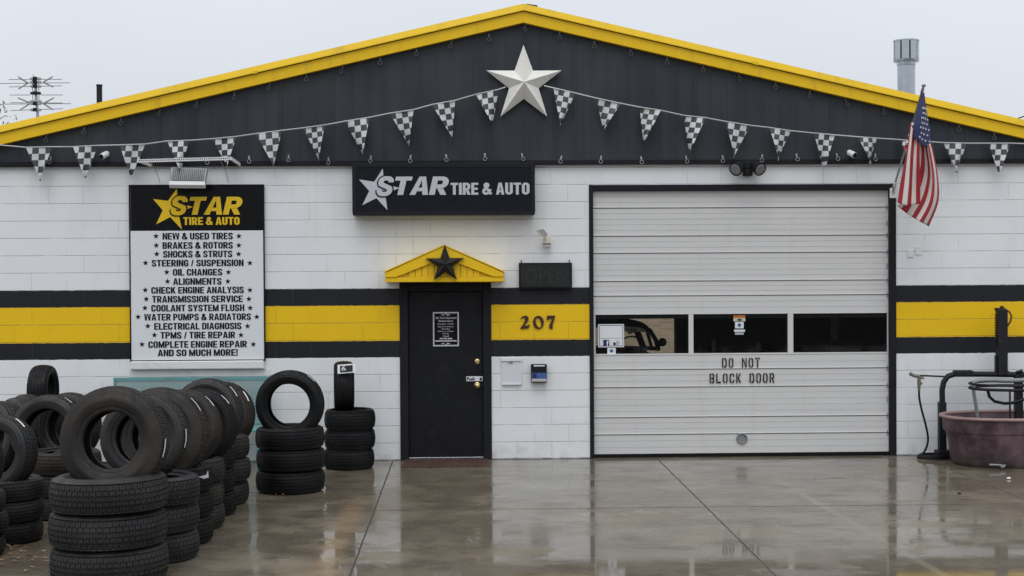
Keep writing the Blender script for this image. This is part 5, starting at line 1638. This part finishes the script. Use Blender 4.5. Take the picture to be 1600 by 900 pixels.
# ------------------------------------------------------------------ teal bench against the wall
tb = thing('bench', 'teal expanded metal bench against the wall under the service board', 'bench', P(300, 720, -.3))
yb = -.22
r = RECT(178, 589, 424, 680, yb)
x0, x1 = r[0], r[1]; zt = r[3]
b = MB(); b.box(x0, x1, yb - .02, yb + .02, zt - .045, zt); b.box(x0, x1, yb - .018, yb + .018, .46, .50); b.box(x0, x0 + .03, yb - .019, yb + .019, .501, zt - .046); b.box(x1 - .03, x1, yb - .019, yb + .019, .501, zt - .046)
b.build('back_frame', M['teal'], tb, bevel=.006)
b = MB()
step = .034; n = int((x1 - x0 + zt) / step)
def slat(xa, za, xb, zb):
    A, B_ = Vector((xa, yb, za)), Vector((xb, yb, zb)); t_ = (B_ - A).normalized(); s_ = Vector((-t_.z, 0, t_.x)) * .0042
    b.quad(A - s_, B_ - s_, B_ + s_, A + s_)
lo, hi = .50, zt - .045
X = x0 - (hi - lo)
while X < x1:
    xa, xb = max(X, x0 + .02), min(X + (hi - lo), x1 - .02)
    if xb > xa:
        slat(xa, lo + (xa - X), xb, lo + (xb - X)); slat(xa, hi - (xa - X), xb, hi - (xb - X))
    X += step
b.build('back_mesh', M['teal'], tb, weld=False, thick=.004)
b = MB(); b.box(x0, x1, yb - .50, yb - .03, .43, .455); b.build('seat', M['teal'], tb, bevel=.006)
for X in (x0 + .06, x1 - .10):
    b = MB(); b.tube([(X, yb - .46, .43), (X, yb - .46, .02), (X, yb - .02, .02), (X, yb, .48)], .02, 8); b.build('leg', M['teal'], tb, smooth=50)

# ------------------------------------------------------------------ tub and tire leak tester at the right
tcx, tcy, ta, tbb = XT(1480, 16.65) + 1.03, -.80, 1.03, .53
def oval(a, bb, z, n=56, pw=2.5):
    pts = []
    for i in range(n):
        t_ = 2 * math.pi * i / n
        c_, s_ = math.cos(t_), math.sin(t_)
        pts.append((tcx + a * math.copysign(abs(c_) ** (2 / pw), c_), tcy + bb * math.copysign(abs(s_) ** (2 / pw), s_), z))
    return pts
tub = thing('stock_tub', 'faded maroon plastic oval tub with a thick rim by the wall', 'tub', (tcx, tcy, 0))
b = MB()
def bulge(pts, inward):                              # moulded recess in the long front and back
    o_ = []
    for (x, y, z) in pts:
        k_ = max(0, 1 - abs(x - tcx) / .30) if inward else 0
        k_ = min(1, k_ * 3)
        o_.append((x, y - math.copysign(.035, y - tcy) * k_, z))
    return o_
prof = [oval(ta * .86, tbb * .84, .004), oval(ta * .885, tbb * .87, .03), bulge(oval(ta * .90, tbb * .885, .06), True), bulge(oval(ta * .935, tbb * .93, .30), True), oval(ta * .945, tbb * .94, .335), oval(ta * .955, tbb * .95, .375), oval(ta * .975, tbb * .965, .38), oval(ta * .982, tbb * .975, .40), oval(ta * .99, tbb * .985, .54)]
prof = [p + [p[0]] for p in prof]
b.grid(prof); b.face(range(56 - 1, -1, -1))
inn = [oval(ta * .975, tbb * .965, .54), oval(ta * .93, tbb * .92, .30), oval(ta * .85, tbb * .83, .05)]
inn = [p + [p[0]] for p in inn]
n0 = len(b.v); b.grid(inn); b.face(range(n0 + 2 * 57, n0 + 2 * 57 + 56))
b.build('tub_wall', M['tub'], tub, smooth=45)
b = MB()
ring = oval(ta * 1.0, tbb * 1.0, .548)
n = len(ring); rows = []
for i in range(n + 1):
    p = Vector(ring[i % n]); q_ = Vector(ring[(i + 1) % n]) - Vector(ring[(i - 1) % n]); q_.normalize(); o_ = Vector((q_.y, -q_.x, 0))
    rows.append([tuple(p + o_ * (.030 * math.cos(a)) + Vector((0, 0, .020 * math.sin(a)))) for a in [2 * math.pi * k_ / 10 for k_ in range(11)]])
b.grid(rows)
M['tub_rim'] = simple('faded_maroon_rim', (.30, .19, .185), .5, var=.15, vscale=4, dirt=(.16, .09, .09), dscale=5, damt=.7)
b.build('tub_rim', M['tub_rim'], tub, smooth=60)
b = MB(); wz = .36; w_ = oval(ta * .93, tbb * .92, wz); b.v = w_; b.face(range(56)); b.build('dark_water', simple('tub_water', (.02, .018, .016), .05, var=.1), tub)
for k_, (px, py) in enumerate(((1533, 729),)):
    c = G(px, py); 
    b = MB(); b.tube([(c.x, tcy - tbb * .89 - .02, .055), (c.x + .12, tcy - tbb * .88 - .03, .05)], .012, 8); b.tube([(c.x + .12, tcy - tbb * .88 - .03, .05), (c.x + .14, tcy - tbb * .88 - .05, .03), (c.x + .17, tcy - tbb * .88 - .03, .045)], .018, 8); b.build('drain_tap', M['dull_metal'], tub, smooth=50)

ym = -.30
tm = thing('tire_tester', 'black tubular tire leak tester standing over the maroon tub', 'tire machine', P(1472, 722, ym))
zp = lambda px, py, y=ym: P(px, py, y)
b = MB(); q0_, q1_ = zp(1472, 715), zp(1472, 628); b.box(q0_.x - .042, q0_.x + .042, ym - .042, ym + .042, .0, q1_.z); b.build('leg', M['dark_metal'], tm, bevel=.006)
b = MB(); pts = [zp(1472.5, 632), zp(1472, 610), zp(1474.5, 597), zp(1481, 588), zp(1492, 584.5), zp(1540, 584.5), zp(1620, 586), zp(1680, 587)]; b.tube(pts, .033, 12); b.build('top_tube', M['dark_metal'], tm, smooth=50)
b = MB(); A, B_ = zp(1490.5, 588), zp(1518.5, 578.5); b.box(A.x, B_.x, ym - .06, ym + .06, A.z + .01, B_.z); b.build('control_box', M['dark_metal'], tm, bevel=.008)
b = MB(); A, B_ = zp(1557.5, 586), zp(1572.5, 483); b.box(A.x, B_.x, ym - .055, ym + .055, A.z, B_.z); A2, B2 = zp(1557, 585), zp(1560, 555); b.box(A.x - .022, A.x - .002, ym - .03, ym + .03, A2.z, B2.z); b.build('cylinder_post', M['dark_metal'], tm, bevel=.010)
b = MB(); A, B_ = zp(1555, 489), zp(1570, 481); b.box(A.x, B_.x, ym - .03, ym + .03, B_.z - .03, B_.z); b.tube([zp(1565.5, 485), zp(1565.5, 478)], .022, 10); b.build('post_cap', M['dark_metal'], tm, bevel=.004)
b = MB()
for i in range(11): z = zp(1560, 492 + i * 4).z; X = zp(1557.6, 500).x; b.box(X - .022, X - .001, ym - .02, ym + .02, z - .009, z + .006)
b.build('ratchet_rack', M['dark_metal'], tm)
b = MB(); b.tube([zp(1571, 485), zp(1577, 487), zp(1580.5, 494), zp(1579, 502), zp(1573, 511)], .011, 8); b.build('red_air_line', M['red_hose'], tm, smooth=60)
b = MB(); A, B_ = zp(1585.5, 650), zp(1597, 585); b.box(A.x, B_.x, ym - .04, ym + .04, .0, B_.z); b.build('leg', M['dark_metal'], tm, bevel=.006)
b = MB(); pts = []
for i in range(33):
    a = 2 * math.pi * i / 32; c = zp(1592, 606, -.75); pts.append((c.x + .56 * math.cos(a), -.75 + .36 * math.sin(a), c.z))
b.tube(pts, .017, 8, caps=False); pts2_ = [(p[0], p[1], p[2] + .05) for p in pts]; b.tube(pts2_, .014, 8, caps=False); b.build('wheel_ring', M['dark_metal'], tm, smooth=60)
b = MB(); b.tube([zp(1521, 606, -.7), zp(1522, 597, -.7), zp(1530, 594.5, -.7), zp(1550, 594, -.7), zp(1575, 595, -.7), zp(1600, 594, -.7)], .026, 10); b.build('galvanised_elbow', M['dull_metal'], tm, smooth=60)
b = MB(); b.tube([zp(1521, 607, -.72), zp(1522.5, 620, -.72), zp(1525, 634, -.72), zp(1528, 660, -.72)], .020, 10); b.build('drain_hose', M['dull_metal'], tm, smooth=60)
b = MB(); b.tube([zp(1543, 608, -.72), zp(1546, 620, -.72), zp(1554, 627, -.72), zp(1570, 630.5, -.72), zp(1586, 629, -.72), zp(1600, 624, -.72)], .018, 10); b.build('looped_hose', M['hose'], tm, smooth=60)
b = MB(); b.tube([zp(1578, 612, -.5), zp(1578, 655, -.5)], .011, 8); b.build('thin_hose', M['hose'], tm, smooth=60)
b = MB(); b.tube([zp(1573, 580), zp(1580, 584), zp(1590, 582), zp(1600, 583)], .014, 8); b.tube([zp(1588, 582, -.32), zp(1598, 580, -.36)], .02, 8); b.build('valve_lever', M['dark_metal'], tm, smooth=60)
b = MB(); A = zp(1468, 720); b.box(A.x - .05, A.x + .30, ym - .10, ym + .06, .002, .10); b.build('base_plate', M['dark_metal'], tm, bevel=.01)

ah = thing('air_hose', 'black air hose with brass coupling hanging from a rod to the ground', 'air hose', P(1440, 715, -.2))
yh = -.28
b = MB(); b.tube([zp(1432, 586.5, yh), zp(1478, 588.5, yh)], .010, 8); b.build('rod', M['dark_metal'], ah, smooth=60)
b = MB(); b.tube([zp(1421.5, 583.5, yh), zp(1428, 587, yh), zp(1437, 588.5, yh)], [.022, .02, .022], 10); b.tube([zp(1436, 589, yh), zp(1436, 600, yh), zp(1436, 611, yh)], [.020, .022, .014], 10); b.tube([zp(1436, 590, yh), zp(1443, 590.5, yh)], .015, 8); b.tube([zp(1437, 599, yh), zp(1441, 599, yh)], .014, 8); b.build('coupling', simple('old_brass', (.22, .20, .16), .45, .7, var=.25, vscale=20), ah, smooth=60)
b = MB(); pts = [zp(1436, 610, yh), zp(1436.5, 622, yh), zp(1440, 640, yh), zp(1446, 662, yh), zp(1450, 684, yh), zp(1448, 698, yh), zp(1442, 709, yh), zp(1437, 714, yh)]
e_ = pts[-1]; e_.z = .03
for i in range(46):
    a = 2.4 + i * .42; pts.append(Vector((e_.x + .17 + .20 * math.cos(a) * (1 - .004 * i), yh - .02 + .12 * math.sin(a), .018 + .012 * (i // 15))))
sm = []
for i in range(len(pts) - 1):
    p0_, p1_, p2_, p3_ = pts[max(i - 1, 0)], pts[i], pts[i + 1], pts[min(i + 2, len(pts) - 1)]
    for k_ in range(4):
        f_ = k_ / 4; sm.append(.5 * ((2 * p1_) + (p2_ - p0_) * f_ + (2 * p0_ - 5 * p1_ + 4 * p2_ - p3_) * f_ ** 2 + (3 * p1_ - p0_ - 3 * p2_ + p3_) * f_ ** 3))
b.tube(sm, .013, 8); b.build('hose', M['hose'], ah, smooth=60)

# ------------------------------------------------------------------ old black car inside the bay
cx_, cyy = XT(952, 21.6), 4.2
car = thing('vintage_car', 'black vintage car parked inside, seen through the left garage window', 'car', (cx_, cyy, 0))
CX = lambda x, y, z: (cx_ + x, cyy + y, z)
b = MB(); rows = []
for y, wd, zb, zt in ((-1.95, .30, .45, .80), (-1.85, .40, .36, .92), (-1.2, .46, .34, 1.02), (-.45, .56, .32, 1.08), (-.1, .70, .30, 1.09), (.5, .74, .30, 1.08), (1.2, .74, .30, 1.06), (1.9, .64, .32, .98), (2.3, .50, .36, .80), (2.4, .3, .45, .62)):
    row = []
    for i in range(25):
        a = 2 * math.pi * i / 24; c_, s_ = math.cos(a), math.sin(a)
        row.append(CX(wd * math.copysign(abs(c_) ** .55, c_), y, (zb + zt) / 2 + (zt - zb) / 2 * math.copysign(abs(s_) ** .6, s_)))
    rows.append(row)
b.grid(rows); b.face(range(24)); b.face(range(9 * 25 + 23, 9 * 25 - 1, -1)); b.build('body', M['car_black'], car, smooth=50)
b = MB(); rows = []
for y, wd, zt, zlo in ((-.02, .57, 1.43, 1.33), (.12, .61, 1.465, 1.30), (.5, .64, 1.49, 1.29), (1.0, .63, 1.48, 1.28), (1.5, .57, 1.42, 1.25), (1.75, .5, 1.33, 1.20)):
    rows.append([CX(wd * math.cos(a) * 1.0, y, zlo + (zt - zlo) * max(0, math.sin(a)) ** .75) for a in [math.pi * i / 16 for i in range(17)]])
b.grid(rows); b.build('roof', M['car_black'], car, smooth=60, thick=.05)
b = MB()
for sx in (-1, 1):
    b.tube([CX(sx * .70, -.22, 1.06), CX(sx * .675, -.12, 1.20), CX(sx * .60, .02, 1.345)], .035, 8)
    b.tube([CX(sx * .71, .62, 1.04), CX(sx * .63, .6, 1.32)], .025, 8)
    b.tube([CX(sx * .68, 1.5, 1.02), CX(sx * .57, 1.45, 1.30)], .05, 8)
b.tube([CX(-.70, -.22, 1.08), CX(0, -.30, 1.10), CX(.70, -.22, 1.08)], .03, 8)
b.build('window_pillars', M['car_black'], car, smooth=60)
b = MB(); b.grid([[CX(x, -.24 - .03 * (1 - abs(x)), 1.09) for x in (-.66, -.3, 0, .3, .66)], [CX(x * .86, .0 - .03 * (1 - abs(x)), 1.38) for x in (-.66, -.3, 0, .3, .66)]]); b.build('windscreen', M['glass'], car)
b = MB(); b.ring((0, 0, 0), .20, .013, 'Y', 28, 6); sw = b.build('steering_wheel', M['black_rubber'], None, smooth=60); sw.parent = car; sw.location = (.36, .16, 1.06); sw.rotation_euler = (rad(-28), 0, 0)
for sx in (-1, 1):
    b = MB(); rows = []
    for y, wd, zb, zt in ((-1.95, .06, .5, .66), (-1.75, .17, .42, .86), (-1.3, .22, .40, .98), (-.8, .20, .38, .98), (-.3, .14, .32, .86), (.1, .05, .3, .6)):
        rows.append([CX(sx * (.66 + wd * math.cos(2 * math.pi * i / 16)), y, (zb + zt) / 2 + (zt - zb) / 2 * math.sin(2 * math.pi * i / 16)) for i in range(17)])
    b.grid(rows); b.face(range(16)); b.face(range(5 * 17 + 15, 5 * 17 - 1, -1)); b.build('fender', M['car_black'], car, smooth=50)
    b = MB(); b.sphere(CX(sx * .56, -1.88, .82), .12, .10, .12); hl = b.build('headlight', M['chrome'], car, smooth=60)
    b = MB(); b.tube([CX(sx * .70, -.1, 1.08), CX(sx * .76, -.18, 1.14)], .010, 6); b.lathe([(0, -.02), (.058, -.01), (.064, .015), (0, .03)], CX(sx * .765, -.19, 1.17), 18, 'Y'); b.build('side_mirror', M['car_black'], car, smooth=50)
    for y in (-1.25, 1.45):
        b = MB(); b.lathe([(.22, -.09), (.33, -.09), (.355, -.05), (.355, .05), (.33, .09), (.22, .09)], CX(sx * .68, y, .36), 28, 'X', True); wh = b.build('wheel', M['black_rubber'], car, smooth=40)
        b = MB(); b.lathe([(0, .06 * sx), (.15, .05 * sx), (.22, .08 * sx)], CX(sx * .68, y, .36), 24, 'X'); b.build('rim', M['chrome'], wh, smooth=40)
b = MB(); b.tube([CX(-.8, -2.02, .48), CX(-.5, -2.12, .5), CX(.5, -2.12, .5), CX(.8, -2.02, .48)], .05, 10); b.build('bumper', M['chrome'], car, smooth=60)
b = MB()
for i in range(9): b.box(cx_ - .22 + i * .052, cx_ - .20 + i * .052, cyy - 1.99, cyy - 1.93, .5, .86)
b.build('grille', M['chrome'], car)

# ------------------------------------------------------------------ leaves and scraps on the ground
b = MB()
def leaf(x, y, s_):
    a = random.uniform(0, 6.28); tilt = random.uniform(-.5, .5)
    u_ = Vector((math.cos(a), math.sin(a), tilt * .4)); v_ = Vector((-math.sin(a), math.cos(a), random.uniform(-.3, .3)))
    c_ = Vector((x, y, .008 + random.random() * .014))
    n = len(b.v)
    b.v += [tuple(c_ - u_ * s_), tuple(c_ - u_ * s_ * .3 + v_ * s_ * .5), tuple(c_ + u_ * s_ * .4 + v_ * s_ * .42), tuple(c_ + u_ * s_ * 1.1), tuple(c_ + u_ * s_ * .3 - v_ * s_ * .5), tuple(c_ - u_ * s_ * .4 - v_ * s_ * .4)]
    b.face(range(n, n + 6))
for px, py, sp_, k_ in ((80, 810, .10, 22), (15, 855, .07, 16), (50, 880, .22, 46), (35, 868, .14, 14), (20, 790, .15, 10)):
    c = G(px, py)
    for i in range(k_): leaf(c.x + random.gauss(0, sp_), c.y + random.gauss(0, sp_ * 1.6), random.uniform(.012, .030))
for i in range(26):
    c = G(random.uniform(395, 900), random.uniform(740, 890)); leaf(c.x, c.y, random.uniform(.006, .014))
for i in range(10): 
    c = G(random.uniform(398, 470), random.uniform(770, 776)); leaf(c.x, c.y, random.uniform(.01, .02))
b.build('fallen_leaves', M['leaf_fallen'], weld=False)
tag(bpy.data.objects['fallen_leaves'], 'brown fallen leaves scattered on the concrete between the tire stacks', 'leaves', kind='stuff')
for nm, px, py, s_, m, lb in (('white_scrap', 1576, 749, .028, 'paper', 'small white paper scrap on the wet concrete before the maroon tub'), ('dark_pebble', 1499, 772, .022, 'dark_metal', 'small dark pebble on the wet concrete before the maroon tub')):
    c = G(px, py); b = MB(); b.sphere((c.x, c.y, s_ * .4), s_, s_ * .7, s_ * .45, 8, 6)
    for i, v in enumerate(b.v): b.v[i] = (v[0] + random.uniform(-.004, .004), v[1] + random.uniform(-.004, .004), max(.001, v[2] + random.uniform(-.003, .003)))
    tag(b.build(nm, M[m], origin=(c.x, c.y, 0)), lb, 'scrap' if 'scrap' in nm else 'pebble')

# ------------------------------------------------------------------ unseen tree line, added to darken what the glass and wet paint mirror
b = MB()
rt_ = random.Random(3)
for k_ in range(46):
    X = -80 + k_ * 3.6 + rt_.uniform(-1, 1); hh = rt_.uniform(6, 10.5); Y = -68 + rt_.uniform(-3, 3); wq = rt_.uniform(2.2, 3.6)
    b.tube([(X, Y, -.05), (X + .1, Y, hh * .6)], [.22, .10], 6, mi=1)
    for i in range(150):
        a, e_, q_ = rt_.uniform(0, 6.28), rt_.uniform(-1, 1), rt_.random() ** .4
        c = Vector((X + wq * q_ * math.cos(a) * math.sqrt(1 - e_ * e_), Y + wq * q_ * math.sin(a) * math.sqrt(1 - e_ * e_), max(.3, hh * .5 + hh * .5 * q_ * e_)))
        u_ = Vector((rt_.gauss(0, 1), rt_.gauss(0, 1), rt_.gauss(0, 1))).normalized(); v_ = u_.orthogonal().normalized(); s_ = rt_.uniform(.35, .8)
        b.quad(c - u_ * s_, c + v_ * s_ * .6, c + u_ * s_, c - v_ * s_ * .6)
tag(b.build('unseen_tree_line', [simple('dark_foliage', (.035, .040, .022), .7, var=.4), M['bark']], weld=False), 'unseen dark line of trees added across the street to darken window reflections', 'trees', kind='stuff')

# ------------------------------------------------------------------ dim things inside the bay, behind the right panes
def inside(px, t): return XT(px, t)
M['lift_paint'] = simple('lift_pale_paint', (.55, .56, .58), .5, var=.15)
X = inside(1308, 20.4); Y = 20.4 - D
lp_ = thing('lift_post', 'pale car lift post standing dimly behind the right garage pane', 'car lift', (X, Y, 0))
b = MB(); b.box(X - .045, X + .045, Y - .06, Y + .06, .021, 2.9); b.build('post', M['lift_paint'], lp_, bevel=.01)
b = MB(); b.box(X - .2, X + .2, Y - .2, Y + .2, .002, .02); b.build('base_plate', M['dark_metal'], lp_)
b = MB(); b.box(X - .08, X + .08, Y - .14, Y - .061, .9, 1.25); b.build('carriage', M['dark_metal'], lp_, bevel=.01)
X = inside(1150, 20.6); Y = 20.6 - D
cb = thing('tool_cabinet', 'dark tool cabinet with pale cans on top behind the middle garage pane', 'cabinet', (X, Y, 0))
b = MB(); b.box(X - .55, X + .55, Y - .25, Y + .25, .06, 1.08); b.build('cabinet_body', simple('cabinet_red', (.14, .02, .018), .4, var=.1), cb, bevel=.01)
for i in range(5):
    b = MB(); b.box(X - .52, X + .52, Y - .262, Y - .251, .10 + i * .19, .27 + i * .19); dr_ = b.build('drawer', simple('drawer_red', (.16, .022, .02), .4, var=.1) if i == 0 else bpy.data.materials['drawer_red'], cb)
    b = MB(); b.tube([(X - .4, Y - .28, .24 + i * .19), (X + .4, Y - .28, .24 + i * .19)], .008, 6); b.build('drawer_handle', M['chrome'], dr_)
for i, (dx, hh, col, lb) in enumerate(((-.30, .17, (.5, .5, .5), 'pale spray can standing left on the dark tool cabinet inside'), (.34, .12, (.45, .40, .2), 'short yellowish tin standing right on the dark tool cabinet inside'))):
    b = MB(); b.lathe([(0, 0), (.034, 0), (.034, hh * .85), (.02, hh * .92), (.014, hh), (0, hh)], (X + dx, Y, 1.081), 16)
    tag(b.build('can', simple('can_paint', col, .4, var=.1), origin=(X + dx, Y, 1.081), smooth=40), lb, 'can')
